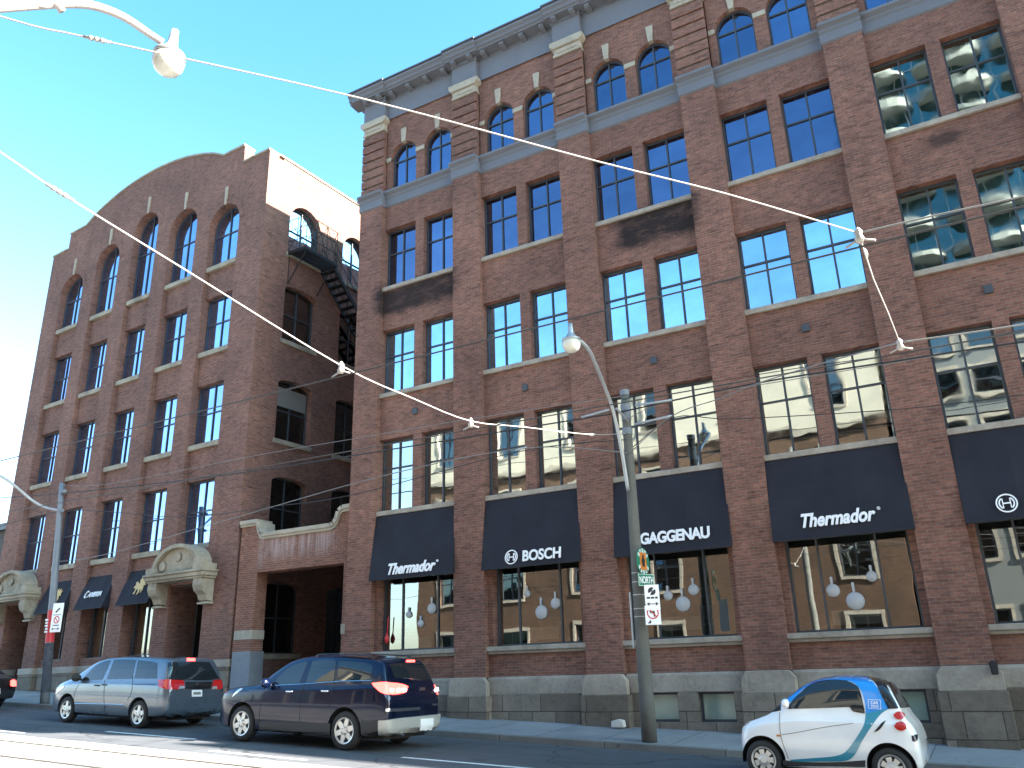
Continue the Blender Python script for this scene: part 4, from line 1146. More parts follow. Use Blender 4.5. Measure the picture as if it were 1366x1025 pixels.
# near-side pole and lamp arm at the top left
NPX, NPY = -7.2, -18.9
NB_ = road_z(NPX) + .13
npole = thing('street_pole', 'near side street pole whose curved lamp arm enters at the top left', 'pole', (NPX, NPY, NB_))
def nl(p): return Vector(p) - Vector((NPX, NPY, NB_))
hN = 11.0
q = MB(); q.tube([Vector((0, 0, hN * k / 8)) for k in range(9)], [.19 - .09 * k / 8 for k in range(9)], 14); q.build('shaft', MT['pole'], npole, True)
def at_d(u, v, d):
    r = ray(u, v); return r.normalized() * d + Vector((0, -20, 0))
DL = 10.2
ap = [Vector((NPX, NPY, NB_ + 7.9)), at_d(-140, 22, 8.8), at_d(-40, 13, 9.4), at_d(30, 8, 9.7), at_d(85, 5, 9.9), at_d(125, 8, 10.0), at_d(165, 23, 10.1), at_d(200, 46, 10.2), at_d(217, 57, DL)]
q = MB(); q.tube(catmull([tuple(nl(p)) for p in ap], 4), [.052 - .014 * k / 32 for k in range(33)], 10); q.build('lamp_arm', MT['rope'], npole, True)
ap2 = [Vector((NPX, NPY, NB_ + 8.8)), at_d(-60, -8, 9.35), at_d(0, 2, 9.6), at_d(60, 6.5, 9.78)]
q = MB(); q.tube(catmull([tuple(nl(p)) for p in ap2], 4), .03, 8); q.build('arm_brace', MT['rope'], npole, True)
q = MB(); q.tube([nl(at_d(70, 5, 9.85)), nl(at_d(78, 8, 9.82)), nl(at_d(83, 15, 9.8))], .04, 8); q.build('hook', MT['rope'], npole, True)
lamp_head(npole, nl(at_d(226, 76, DL)), .80, Vector((.12, 0, 1)))
# span wires
def attach(u, v, y): return at_y(u, v, y)
W2 = [at_y(0, 203, -18.2) if False else None]
def along(u, v, a, b):
    """point of segment a-b's vertical plane that lies on the pixel ray"""
    r = ray(u, v); o = Vector((0, -20, 0)); d = Vector((b.x - a.x, b.y - a.y, 0)); n_ = Vector((-d.y, d.x, 0))
    t = (a - o).dot(n_) / r.dot(n_); return o + r * t
nA = Vector((NPX, NPY, 0))
def insul(mb, p, d, s=1.0):
    d = d.normalized()
    for k in range(3): mb.tube([p + d * (.07 * k - .1) * s, p + d * (.07 * k - .06) * s], .032 * s, 8)
    mb.tube([p - d * .17 * s, p + d * .17 * s], .02 * s, 8)
def hanger(mb, p, s=1.0):
    s *= .7
    mb.tube([p + Vector((-.2, 0, -.18)) * s, p + Vector((0, 0, -.1)) * s, p + Vector((.2, 0, -.18)) * s], .018 * s, 6)
    mb.lathe([(0, -.11), (.03, -.10), (.045, -.06), (.03, -.02), (.04, .01), (.015, .05), (0, .06)], p, 10)
q0 = along(0, 203, HA0, nA); q1 = along(80, 257, HA0, nA)
qq = along(-400, -60, HA0, nA)
pe = along(790, 580, HB0, Vector((PX, PY, 0))); pp = Vector((PX, PY, PB)) + pol(.865)
s2 = [q0 + (q0 - q1) * ((q0.y + 18.8) / (q1.y - q0.y)), q0, q1, along(250, 362, HA0, nA), HA0, HB0.lerp(HA0, .5) - Vector((0, 0, .03)), HB0, along(700, 570, HB0, Vector((PX, PY, 0))), pe, pp]
so = wire('span_wire', 'pale span rope crossing from top left down to the main pole', [[Vector(c) for c in catmull([tuple(p) for p in s2], 4)]], .0085, MT['rope'], group='span wires over the tram tracks')
for p_, d_, s_ in ((q1, HA0 - q1, .8), (pe, pp - pe, 1), (along(750, 577, HB0, Vector((PX, PY, 0))), pp - pe, .8)): q = MB(); insul(q, p_, d_, s_); q.build('insulator', MT['porcelain'], so, True)
for h_ in (HA0, HB0): q = MB(); hanger(q, h_); q.build('wire_hanger', MT['porcelain'], so, True)
nB = Vector((-7.2, -18.9, 0))
s1 = [at_d(-60, 0, 9.0), along(0, 22, HA1, nB), along(130, 53, HA1, nB), along(480, 131, HA1, nB), along(795, 215, HA1, nB), along(970, 259, HA1, nB), HA1]
s1[0] = Vector((NPX, NPY, s1[1].z + .5))
s3 = [HA1, along(1165, 372, HB1, HA1), along(1185, 418, HB1, HA1), HB1]
so = wire('span_wire', 'pale span rope running across the whole facade to the hanger at right', [[Vector(c) for c in catmull([tuple(p) for p in s1], 4)], s3], .0065, MT['rope'], group='span wires over the tram tracks')
for p_, d_, s_ in ((s1[2], s1[3] - s1[2], .6), (HA1.lerp(HB1, .14), HB1 - HA1, .5)): q = MB(); insul(q, p_, d_, s_); q.build('insulator', MT['porcelain'], so, True)
for h_ in (HA1, HB1): q = MB(); hanger(q, h_, .9); q.build('wire_hanger', MT['porcelain'], so, True)
# cables on the pole line
LPW = Vector((LPX, LPY, LB)); PW = Vector((PX, PY, PB))
def cab(label, pts, r, m, sag=0):
    P = []
    for p in pts: P.append(tuple(p) if not isinstance(p, tuple) else (tuple(at_y(p[0], p[1], -2.35 if len(p) < 3 else p[2]))))
    wire('utility_cable', label, [[Vector(c) for c in catmull(P, 5)]], r, m, 'cable', 'utility cables along the street')
cab('thick black cable from the left pole past the main pole to the right edge', [(-60, 668), LPW + lpo(.95), (300, 634), (520, 600), (774, 559), PW + pol(.93, dy=-.14), (1000, 513), (1200, 481), (1366, 456), (1500, 436)], .019, MT['cable'])
cab('pale thin cable sagging from the left pole to below the main pole\'s top', [LPW + lpo(.62), (140, 740), (330, 686), (519, 633), (700, 598), PW + pol(.80, dy=-.15)], .013, MT['greycable'])
cab('thin black cable below the pale one on the left half', [(-60, 722), LPW + lpo(.86), (240, 690), (363, 676), (472, 660), (690, 603), PW + pol(.84, dy=-.15)], .012, MT['cable'])
cab('fine grey cable just above the thick black cable on the left', [LPW + lpo(.99), (150, 645), (341, 608), (475, 585), (640, 557), PW + pol(.98, dy=-.1)], .009, MT['greycable'])
cab('fine black cable from the main pole\'s top along the second storey windows', [PW + pol(.97, dy=-.1), (900, 519), (1060, 492), (1200, 472), (1366, 440), (1500, 412)], .009, MT['cable'])
cab('pale cable from the main pole rising to the right hand hanger', [PW + pol(.79, dy=-.15), (895, 556, -3.0), (960, 532, -4.4), (1010, 512, -5.3), (1100, 484, -7.2), HB1], .011, MT['greycable'])
cab('pale cable running level from the main pole to the right edge', [PW + pol(.90, dy=-.15), (897, 534), (1060, 506), (1230, 478), (1366, 455), (1500, 430)], .009, MT['greycable'])
cab('low black cable crossing the second storey to the right edge', [PW + pol(.82, dy=.15), (900, 557), (980, 559), (1200, 546), (1366, 527), (1500, 512)], .010, MT['cable'])
cab('grey cable from the right hand hanger to the right edge', [HB1, (1280, 446, -9.6), (1366, 433, -9.6), (1500, 412, -9.6)], .010, MT['greycable'])
cab('grey cable from the upper hanger to the right edge', [HA1, (1250, 287, -12.8), (1366, 262, -12.8), (1500, 232, -12.8)], .008, MT['greycable'])
rod = MB()
for a_, b_ in (((848, 566), (896, 555)), ((848, 541), (896, 534)), ((776, 557), (812, 547)), ((688, 601), (702, 597))):
    rod.tube([at_y(*a_, -2.5), at_y(*b_, -2.6)], .03, 8)
tag(rod.build('strain_insulator', MT['galv'], None, True), 'pale rod insulators where cables meet the main pole', 'insulator')

# ------------------------------------------------------------------ vehicles
def paint(name, col, metal=.4, rough=.28, coat=1.0):
    k = N(name); P = k.geo()
    fl = k.noise(P, 2.5, 2)
    k.l(k.mix(fl, tuple(c * .92 for c in col), tuple(c * 1.06 for c in col)), k.p.inputs['Base Color'])
    k.set('Metallic', metal); k.l(k.ramp(k.noise(P, 2, 2), .3, .7, rough - .03, rough + .05), k.p.inputs['Roughness'])
    k.set('Coat Weight', coat); k.set('Coat Roughness', .04); k.set('Specular IOR Level', .5 * coat)
    return k.m
MT['p_navy'] = paint('navy_car_paint', (.003, .008, .03), .4, .2, .5)
MT['p_silver'] = paint('blue_silver_car_paint', (.085, .115, .155), .5)
MT['p_white'] = paint('white_car_paint', (.72, .74, .76), 0, .3)
MT['p_blue'] = paint('bright_blue_car_paint', (.005, .22, .62), .0, .3)
MT['p_teal'] = paint('teal_decal', (.01, .22, .33), .1, .35)
MT['p_black'] = paint('black_car_paint', (.01, .01, .012), .3)
k_ = N('car_window_glass'); k_.set('Base Color', (.012, .016, .02, 1)); k_.set('Roughness', .02); k_.set('IOR', 1.62); k_.set('Coat Weight', .0); k_.set('Coat Roughness', .01); MT['carglass'] = k_.m
k_ = N('red_lamp_plastic'); k_.set('Base Color', (.42, .012, .012, 1)); k_.set('Roughness', .12); k_.set('Coat Weight', 1); MT['tail'] = k_.m
def lamp_mat(name, col, e):
    k = N(name); k.set('Base Color', (*col, 1)); k.set('Emission Color', (*col, 1)); k.set('Emission Strength', e); k.set('Roughness', .2); return k.m
MT['tail_lit'] = lamp_mat('lit_brake_lamp', (1.0, .05, .04), 1.2)
MT['tail_core'] = lamp_mat('lit_brake_bulb', (1.0, .75, .7), 5)
MT['chrome'] = plain('chrome_trim', (.75, .76, .78), .12, 1, .02)
MT['bumper_grey'] = plain('silver_bumper_plastic', (.42, .42, .40), .35, .3, .06)
MT['alloy'] = plain('alloy_rim', (.58, .58, .57), .32, .6, .05)
MT['tyre'] = plain('tyre_rubber', (.022, .022, .023), .85, 0, .15, 12)
MT['cladding'] = plain('dark_plastic_cladding', (.03, .03, .033), .6, 0, .1)
MT['headlamp'] = plain('headlamp_glass', (.6, .62, .65), .08, .6, .1)
MT['plate'] = plain('number_plate', (.78, .79, .8), .4, 0, .05)

def ring_pts(zb, zbelt, zt, w, tum, crown=.03):
    h = max(zt - zbelt, .03)
    P = [(0, zb), (w * .6, zb), (w - .07, zb + .015), (w - .02, zb + .13), (w, zb + (zbelt - zb) * .55), (w - .012, zbelt - .05), (w - .035, zbelt),
         (w - .04 - tum * .48, zbelt + h * .5), (w - .05 - tum * .9, zbelt + h * .86), (w - .12 - tum * 1.02, zbelt + h * .97), (w * .48, zt), (0, zt + crown * min(1, h / .3))]
    return catmull(P, 3)
class Car:
    def __init__(s, name, label, x, y, stations, pm, wheels, crown=.03, yaw=0, sub=5, arch_gap=.065):
        s.root = thing(name, label, 'car', (x, y, road_z(x)), (0, -math.atan(SL), yaw))
        bpy.context.view_layer.update()
        s.MW = Matrix.Translation((x, y, road_z(x))) @ s.root.rotation_euler.to_matrix().to_4x4()
        s.inv = s.MW.inverted()
        S = catmull(stations, sub)
        rings = [[(q[0], py, pz) for py, pz in ring_pts(*q[1:6], crown)] for q in S]
        m = len(rings[0]); V = []; F = []
        for r in rings:
            V += r + [(p[0], -p[1], p[2]) for p in r[-2:0:-1]]
        M = 2 * m - 2
        for i in range(len(rings) - 1):
            for k in range(M):
                k2 = (k + 1) % M; F.append([i * M + k, i * M + k2, (i + 1) * M + k2, (i + 1) * M + k])
        F.append(list(range(M))[::-1]); F.append([(len(rings) - 1) * M + k for k in range(M)])
        s.bvh = BVHTree.FromPolygons([Vector(v) for v in V], F)
        mb = MB(); mb.v = V; mb.f = F
        body = mb.build('body', pm, s.root, True, fix=True)
        # wheel openings cut out of the body
        w = max(q[4] for q in stations)
        for (wx, R_) in wheels:
            cm = MB(); cm.lathe([(R_ + arch_gap, -w - .2), (R_ + arch_gap, w + .2)], (wx, 0, R_ + .01), 40, 'y')
            # two short cylinders, one per side
            cm = MB()
            for sy in (-1, 1):
                cm.lathe([(R_ + arch_gap, 0), (R_ + arch_gap, .6)], (wx, sy * w - (.32 if sy > 0 else .28), R_ + .01), 40, 'y')
            co = cm.build('cutter', MT['black'], s.root, fix=True)
            bo = body.modifiers.new('cut', 'BOOLEAN'); bo.operation = 'DIFFERENCE'; bo.object = co; bo.solver = 'FAST'; bpy.context.view_layer.update()
            dg = bpy.context.evaluated_depsgraph_get(); dg.update()
            me = bpy.data.meshes.new_from_object(body.evaluated_get(dg))
            body.modifiers.clear(); body.data = me; me.name = 'body'
            cmsh = co.data; bpy.data.objects.remove(co); bpy.data.meshes.remove(cmsh)
        es = body.modifiers.new('edges', 'EDGE_SPLIT'); es.split_angle = R(38)
        s.body = body; s.w = w; s.wheels = wheels
        for (wx, R_) in wheels:
            for sy in (-1, 1):
                ln = MB(); n = 36; rr = R_ + arch_gap - .004; zc = R_ + .01
                A = [R(-12 + 204 * k / n) for k in range(n + 1)]
                P = [(wx + rr * math.cos(a), zc + rr * math.sin(a)) for a in A]
                yo, yi = sy * (w - .05), sy * (w - .30)
                for (xa, za), (xb, zb) in zip(P[:-1], P[1:]): ln.poly([(xa, yo, za), (xb, yo, zb), (xb, yi, zb), (xa, yi, za)])
                ln.poly([(x, yi, z) for x, z in P])
                ln.build('wheel_arch', MT['black'], s.root)
    def wheel(s, wx, R_, rimr, style, rim_m, sy):
        yo = sy * (s.w - .02)
        t = MB(); wd = .22
        pr = [(rimr, -wd), (R_ - .05, -wd), (R_ - .012, -wd + .03), (R_, -wd + .07), (R_, -.07), (R_ - .012, -.025), (R_ - .05, 0), (rimr + .01, -.004), (rimr, -.03)]
        t.lathe([(r, h) for r, h in pr], (0, 0, 0), 36, 'y')
        if sy < 0: t.v = [(x, -y, z) for x, y, z in t.v]; t.f = [f[::-1] for f in t.f]
        to = t.build('wheel', MT['tyre'], s.root, True); to.location = (wx, yo, R_)
        es = to.modifiers.new('edges', 'EDGE_SPLIT'); es.split_angle = R(45)
        r = MB()
        d = lambda h: h * sy
        r.lathe([(rimr + .004, d(-.005)), (rimr - .02, d(-.012)), (rimr - .03, d(-.05)), (rimr - .035, d(-.12))], (0, 0, 0), 36, 'y'); r.f = r.f[:-2]
        if style == 'spoke5' or style == 'spoke6' or style == 'spoke7':
            n = int(style[-1])
            for k in range(n):
                a = 2 * math.pi * k / n + .3
                ca, sa = math.cos(a), math.sin(a); ta = (-sa, ca)
                for wd0, wd1 in ((.062, .046),):
                    q = [(ca * .04 + ta[0] * wd0, sa * .04 + ta[1] * wd0), (ca * (rimr - .02) + ta[0] * wd1, sa * (rimr - .02) + ta[1] * wd1), (ca * (rimr - .02) - ta[0] * wd1, sa * (rimr - .02) - ta[1] * wd1), (ca * .04 - ta[0] * wd0, sa * .04 - ta[1] * wd0)]
                    r.prism(q, min(d(-.02), d(-.055)), max(d(-.02), d(-.055)))
            r.lathe([(.085, d(-.06)), (.085, d(-.012)), (.05, d(-.006)), (0, d(-.005))], (0, 0, 0), 20, 'y')
        else:                                   # pressed steel wheel with oval holes
            n = 7
            r.lathe([(rimr - .03, d(-.06)), (rimr - .06, d(-.03)), (rimr - .065, d(-.03))], (0, 0, 0), 36, 'y'); r.f = r.f[:-2]
            for k in range(n):
                a = 2 * math.pi * k / n; ca, sa = math.cos(a), math.sin(a); ta = (-sa, ca)
                q = [(ca * .06 + ta[0] * .03, sa * .06 + ta[1] * .03), (ca * (rimr - .04) + ta[0] * .045, sa * (rimr - .04) + ta[1] * .045), (ca * (rimr - .04) - ta[0] * .045, sa * (rimr - .04) - ta[1] * .045), (ca * .06 - ta[0] * .03, sa * .06 - ta[1] * .03)]
                r.prism(q, min(d(-.025), d(-.05)), max(d(-.025), d(-.05)))
            r.lathe([(.10, d(-.05)), (.10, d(-.018)), (.07, d(-.012)), (.05, d(-.002)), (0, d(-.002))], (0, 0, 0), 20, 'y')
        ro = r.build('rim', rim_m, to)
        bk = MB(); bk.lathe([(0, d(-.10)), (rimr - .01, d(-.10))], (0, 0, 0), 24, 'y'); bk.f = bk.f[:24]; bk.build('brake_disc', MT['black'], to)
        if style[:5] == 'spoke':
            nb = MB()
            for k in range(5):
                a = 2 * math.pi * k / 5; nb.lathe([(.011, d(-.03)), (.011, d(-.0))], (.058 * math.cos(a), 0, .058 * math.sin(a)), 8, 'y')
            nb.build('wheel_nut', MT['black'], to)
    def all_wheels(s, rimr, style, rim_m):
        for (wx, R_) in s.wheels:
            for sy in (-1, 1): s.wheel(wx, R_, rimr, style, rim_m, sy)
    def hit(s, u, v):
        o = s.inv @ Vector((0, -20, 0)); d = (s.inv.to_3x3() @ ray(u, v)).normalized()
        r = s.bvh.ray_cast(o, d)
        if r[0] is not None: 
            nn = r[1]
            if nn.dot(d) > 0: nn = -nn
            return r[0], nn
        # nearest to the line of sight
        best = None
        for k in range(60):
            p = o + d * (4 + k * .4); q = s.bvh.find_nearest(p)
            if best is None or q[3] < best[0]: best = (q[3], q[0], q[1])
        nn = best[2]
        if nn.dot(d) > 0: nn = -nn
        return best[1], nn
    def patch(s, name, lo, hi, m, T, off=.006, nu=14, nv=6, mirror=False, parent=None, thick=0):
        lo = [T(*p) for p in lo]; hi = [T(*p) for p in hi]
        lo = catmull(lo, max(1, nu // (len(lo) - 1))) if len(lo) > 1 else lo
        hi = catmull(hi, max(1, nu // (len(hi) - 1)))
        mb = MB(); W_ = len(lo); n0 = []
        G = []
        for j in range(nv + 1):
            t = j / nv; row = []
            for a, b in zip(lo, hi):
                p, nn = s.hit(a[0] + (b[0] - a[0]) * t, a[1] + (b[1] - a[1]) * t)
                row.append((p, nn))
            G.append(row)
        mb.v = [tuple(p + nn * off) for row in G for p, nn in row]
        mb.f = [[j * W_ + i, j * W_ + i + 1, (j + 1) * W_ + i + 1, (j + 1) * W_ + i] for j in range(nv) for i in range(W_ - 1)]
        # skirt down to the body so the panel has an edge
        base = len(mb.v)
        mb.v += [tuple(p - nn * .004) for row in G for p, nn in row]
        rim = [(0, i) for i in range(W_)] + [(j, W_ - 1) for j in range(1, nv + 1)] + [(nv, i) for i in range(W_ - 2, -1, -1)] + [(j, 0) for j in range(nv - 1, 0, -1)]
        for (a, b) in zip(rim, rim[1:] + rim[:1]):
            ia, ib = a[0] * W_ + a[1], b[0] * W_ + b[1]; mb.f.append([ia, ib, base + ib, base + ia])
        used = sorted({i for f in mb.f for i in f}); mp = {o: i for i, o in enumerate(used)}
        mb.v = [mb.v[i] for i in used]; mb.f = [[mp[i] for i in f] for f in mb.f]
        o = mb.build(name, m, parent or s.root, True, fix=False)
        o.modifiers.new('edges', 'EDGE_SPLIT').split_angle = R(40)
        if mirror:
            m2 = MB(); m2.v = [(x, -y, z) for x, y, z in mb.v]; m2.f = [f[::-1] for f in mb.f]
            o2 = m2.build(name, m, parent or s.root, True); o2.modifiers.new('edges', 'EDGE_SPLIT').split_angle = R(40)
        return o
    def line(s, name, pts, m, T, r=.006, mirror=True, parent=None, k=5):
        P = [T(*p) for p in pts]; P = catmull(P, k)
        q = []
        for p in P:
            h, nn = s.hit(*p); q.append(h + nn * .001)
        mb = MB(); mb.tube(q, r, 5); mb.build(name, m, parent or s.root)
        if mirror:
            mb = MB(); mb.tube([Vector((p.x, -p.y, p.z)) for p in q], r, 5); mb.build(name, m, parent or s.root)
    def blob(s, name, u, v, T, size, m, mirror=True, parent=None, out=.02):
        """small rounded box standing on the surface"""
        h, nn = s.hit(*T(u, v))
        for sg in ((1, -1) if mirror else (1,)):
            mb = MB(); x, y, z = size
            mb.box(-x / 2, x / 2, -y / 2, y / 2, -z / 2, z / 2)
            c = h + nn * out
            o = mb.build(name, m, parent or s.root, bevel=min(size) * .3); o.location = (c.x, c.y * sg, c.z)

SEAM = MT['black']
# ---- dark blue suv
TV = lambda u, v: (300 + u / 4.269, 860 + v / 4.269)
suv_st = [(-2.47, .46, .76, .84, .58, .02), (-2.42, .34, .88, .95, .76, .03), (-2.22, .28, .98, 1.05, .90, .05), (-1.9, .26, 1.04, 1.11, .965, .07), (-1.4, .25, 1.08, 1.17, .985, .08), (-1.12, .25, 1.10, 1.23, .985, .09),
          (-.75, .25, 1.11, 1.5, .985, .15), (-.35, .25, 1.12, 1.73, .985, .21), (.2, .25, 1.14, 1.82, .985, .23), (1.0, .25, 1.16, 1.83, .985, .23), (1.7, .26, 1.2, 1.80, .98, .23), (2.08, .3, 1.22, 1.76, .97, .23),
          (2.22, .34, 1.22, 1.68, .96, .2), (2.38, .36, 1.16, 1.34, .94, .1), (2.46, .38, 1.05, 1.14, .92, .05), (2.52, .40, .98, 1.04, .87, .04), (2.54, .42, .94, .99, .80, .04)]
suv = Car('suv', 'dark blue suv with lit brake lights and silver rear bumper stopped in the road', -13.53, -5.12, suv_st, MT['p_navy'], ((-1.5, .375), (1.47, .375)))
suv.all_wheels(.25, 'spoke6', MT['alloy'])
G_ = MT['carglass']
suv.patch('side_window', [(280, 230), (330, 228), (380, 225), (425, 222)], [(300, 190), (370, 130), (430, 103), (470, 98)], G_, TV, mirror=True)
suv.patch('side_window', [(462, 218), (520, 215), (570, 212), (622, 208)], [(500, 95), (550, 88), (600, 87), (632, 92)], G_, TV, mirror=True)
suv.patch('side_window', [(642, 206), (700, 206), (780, 206), (838, 190)], [(648, 94), (710, 97), (790, 104), (842, 122)], G_, TV, mirror=True)
suv.patch('rear_window', [(965, 190), (1050, 200), (1120, 205), (1190, 188)], [(938, 112), (1000, 108), (1060, 107), (1122, 112)], G_, TV)
suv.patch('tail_light', [(850, 240), (900, 278), (970, 285), (1030, 272)], [(840, 222), (900, 216), (1000, 225), (1040, 240)], MT['tail_lit'], TV, .02)
suv.patch('tail_light', [(1206, 262), (1220, 277), (1232, 276), (1243, 270)], [(1205, 228), (1215, 220), (1230, 220), (1241, 230)], MT['tail_lit'], TV, .02)
for (u, v) in ((945, 262), (985, 262), (1018, 262)): suv.blob('brake_bulb', u, v, TV, (.05, .07, .05), MT['tail_core'], False, out=.03)
suv.blob('brake_bulb', 1222, 250, TV, (.04, .06, .06), MT['tail_core'], False, out=.03)
suv.patch('high_brake_light', [(1032, 101), (1080, 101)], [(1032, 90), (1080, 90)], MT['tail_lit'], TV, .012)
suv.patch('rear_bumper', [(880, 500), (930, 512), (1000, 512), (1100, 505), (1180, 497), (1235, 480)], [(880, 432), (930, 428), (1000, 418), (1100, 408), (1180, 400), (1246, 396)], MT['bumper_grey'], TV, .06, 20, 8)
suv.patch('number_plate', [(1100, 474), (1172, 468)], [(1100, 424), (1172, 418)], MT['plate'], TV, .075)
suv.patch('chrome_strip', [(915, 382), (1000, 380), (1110, 372)], [(915, 364), (1000, 362), (1110, 356)], MT['chrome'], TV, .012)
suv.patch('badge', [(1108, 263), (1138, 262)], [(1108, 246), (1138, 245)], MT['chrome'], TV, .015)
suv.patch('model_badge', [(1182, 347), (1224, 345)], [(1182, 338), (1224, 336)], MT['chrome'], TV, .008)
suv.line('wiper', [(1015, 190), (1060, 196), (1115, 203)], MT['chrome'], TV, .012, False)
suv.line('door_seam', [(455, 215), (432, 300), (425, 400), (430, 470)], SEAM, TV)
suv.line('door_seam', [(630, 95), (625, 210), (600, 330), (590, 360)], SEAM, TV)
suv.line('door_seam', [(265, 215), (215, 300), (195, 420), (200, 480)], SEAM, TV)
suv.line('tailgate_seam', [(905, 215), (925, 290), (915, 400)], SEAM, TV, mirror=False)
suv.line('belt_moulding', [(278, 234), (430, 226), (625, 212), (640, 210), (835, 205)], MT['chrome'], TV, .008)
suv.patch('sill_cladding', [(195, 492), (330, 500), (480, 508), (598, 512)], [(200, 435), (330, 440), (480, 446), (600, 450)], MT['cladding'], TV, .015, mirror=True)
suv.patch('rear_cladding', [(780, 530), (820, 535), (875, 520), (905, 512)], [(775, 432), (820, 436), (865, 434), (905, 430)], MT['cladding'], TV, .02)
suv.blob('door_handle', 370, 268, TV, (.20, .035, .035), MT['chrome']); suv.blob('door_handle', 573, 266, TV, (.20, .035, .035), MT['chrome'])
def mirror_part(car, u, v, T, m, s=1.0):
    h, nn = car.hit(*T(u, v))
    for sg in (1, -1):
        mb = MB(); mb.lathe([(0, -.075), (.07, -.07), (.10, -.03), (.105, .02), (.08, .06), (0, .075)], seg=16, axis='x'); mb.v = [(x * s, y * 1.35 * s, z * s) for x, y, z in mb.v]
        o = mb.build('wing_mirror', m, car.root, True); o.location = (h.x, (abs(h.y) + .15) * (-sg), h.z + .05)
        a = MB(); a.tube([(0, 0, -.02), (0, .16 * sg, -.05)], .03, 8); a.build('mirror_arm', MT['black'], o)
mirror_part(suv, 262, 232, TV, MT['p_navy'])
suv.patch('headlight', [(42, 300), (60, 285), (82, 268), (98, 256)], [(50, 285), (68, 265), (85, 254), (100, 250)], MT['headlamp'], TV, .01, mirror=True)
suv.patch('windscreen', [(300, 178), (310, 168), (330, 150), (345, 135)], [(320, 150), (345, 125), (380, 98), (410, 82)], G_, TV, .004) if False else None
def windscreen(car, x0, z0, x1, z1, w0, w1):
    mb = MB(); n = 10
    rows = []
    for j in range(7):
        t = j / 6; x = x0 + (x1 - x0) * t; wd = w0 + (w1 - w0) * t
        for i in range(n + 1):
            y = -wd + 2 * wd * i / n
            r = car.bvh.ray_cast(Vector((x, y, 4)), Vector((0, 0, -1)))
            p = r[0] if r[0] else Vector((x, y, z0 + (z1 - z0) * t)); nn = r[1] if r[1] else Vector((0, 0, 1))
            if nn.z < 0: nn = -nn
            mb.v.append(tuple(p + nn * .006))
    W_ = n + 1
    mb.f = [[j * W_ + i, j * W_ + i + 1, (j + 1) * W_ + i + 1, (j + 1) * W_ + i] for j in range(6) for i in range(n)]
    mb.build('windscreen', G_, car.root, True)
windscreen(suv, -1.08, 1.25, -.42, 1.7, .72, .58)
for sy in (-1, 1):
    rr_ = MB(); rr_.tube(catmull([(0.3, sy * .66, 1.80), (.4, sy * .66, 1.845), (1.0, sy * .66, 1.855), (1.75, sy * .66, 1.83), (1.9, sy * .66, 1.76)], 4), .013, 6); rr_.build('roof_rail', MT['p_black'], suv.root)
for sy in (-1, 1): ex = MB(); ex.tube([(2.3, sy * .4, .33), (2.58, sy * .42, .32)], .035, 10); ex.build('exhaust', MT['chrome'], suv.root)
un = MB(); un.box(-2.1, 2.3, -.7, .7, .22, .3); un.build('underbody', MT['black'], suv.root)

# ---- blue-grey minivan
TN = lambda u, v: (u / 4.269, 740 + v / 4.269)
van_st = [(-2.50, .44, .66, .72, .55, .02), (-2.44, .30, .76, .84, .74, .03), (-2.25, .26, .86, .95, .87, .05), (-1.95, .24, .94, 1.04, .94, .07), (-1.6, .24, 1.0, 1.14, .96, .09), (-1.2, .24, 1.02, 1.36, .965, .13),
          (-.75, .24, 1.04, 1.60, .97, .18), (-.2, .24, 1.05, 1.70, .97, .20), (.6, .24, 1.06, 1.73, .97, .2), (1.5, .25, 1.06, 1.72, .97, .2), (2.1, .28, 1.06, 1.69, .96, .2),
          (2.24, .30, 1.06, 1.62, .95, .18), (2.38, .32, 1.04, 1.30, .94, .1), (2.46, .34, .98, 1.08, .92, .05), (2.52, .36, .94, 1.0, .87, .04), (2.54, .40, .90, .95, .80, .04)]
van = Car('minivan', 'blue grey minivan stopped behind the dark suv in front of the brown building', -21.05, -4.42, van_st, MT['p_silver'], ((-1.52, .335), (1.52, .335)))
van.all_wheels(.225, 'spoke5', MT['alloy'])
van.patch('side_window', [(468, 718), (510, 716), (550, 714), (583, 711)], [(492, 685), (540, 637), (590, 610), (632, 602)], G_, TN, mirror=True)
van.patch('side_window', [(608, 710), (660, 709), (710, 708), (752, 707)], [(650, 600), (690, 598), (735, 598), (775, 600)], G_, TN, mirror=True)
van.patch('side_window', [(765, 706), (810, 706), (850, 706), (893, 706)], [(787, 602), (820, 605), (860, 609), (897, 619)], G_, TN, mirror=True)
van.patch('rear_window', [(965, 712), (1050, 716), (1150, 716), (1250, 710)], [(955, 614), (1040, 612), (1120, 611), (1192, 614)], G_, TN)
van.patch('tail_light', [(905, 752), (950, 767), (1000, 768), (1052, 766)], [(900, 714), (960, 712), (1005, 714), (1045, 718)], MT['tail'], TN, .015)
van.patch('tail_light', [(1203, 766), (1230, 767), (1250, 766), (1266, 764)], [(1215, 716), (1235, 714), (1252, 714), (1266, 716)], MT['tail'], TN, .015)
van.patch('reversing_light', [(1012, 767), (1050, 766)], [(1022, 752), (1049, 752)], MT['headlamp'], TN, .02)
van.patch('reversing_light', [(1205, 766), (1232, 766)], [(1212, 752), (1234, 752)], MT['headlamp'], TN, .02)
van.patch('high_brake_light', [(1064, 606), (1110, 606)], [(1064, 592), (1110, 592)], MT['tail_lit'], TN, .012)
van.patch('tailgate_dark_strip', [(1054, 764), (1120, 766), (1198, 764)], [(1056, 726), (1120, 726), (1212, 726)], MT['p_black'], TN, .008)  # dark strip across the tailgate between the tail lights
van.patch('number_plate', [(1092, 810), (1150, 808)], [(1092, 771), (1150, 770)], MT['plate'], TN, .012)
pl_ = MT['greycable']
van.patch('plate_characters', [(1100, 798), (1142, 797)], [(1100, 783), (1142, 782)], pl_, TN, .015)
van.patch('badge', [(1117, 740), (1128, 740)], [(1117, 732), (1128, 732)], MT['chrome'], TN, .016)
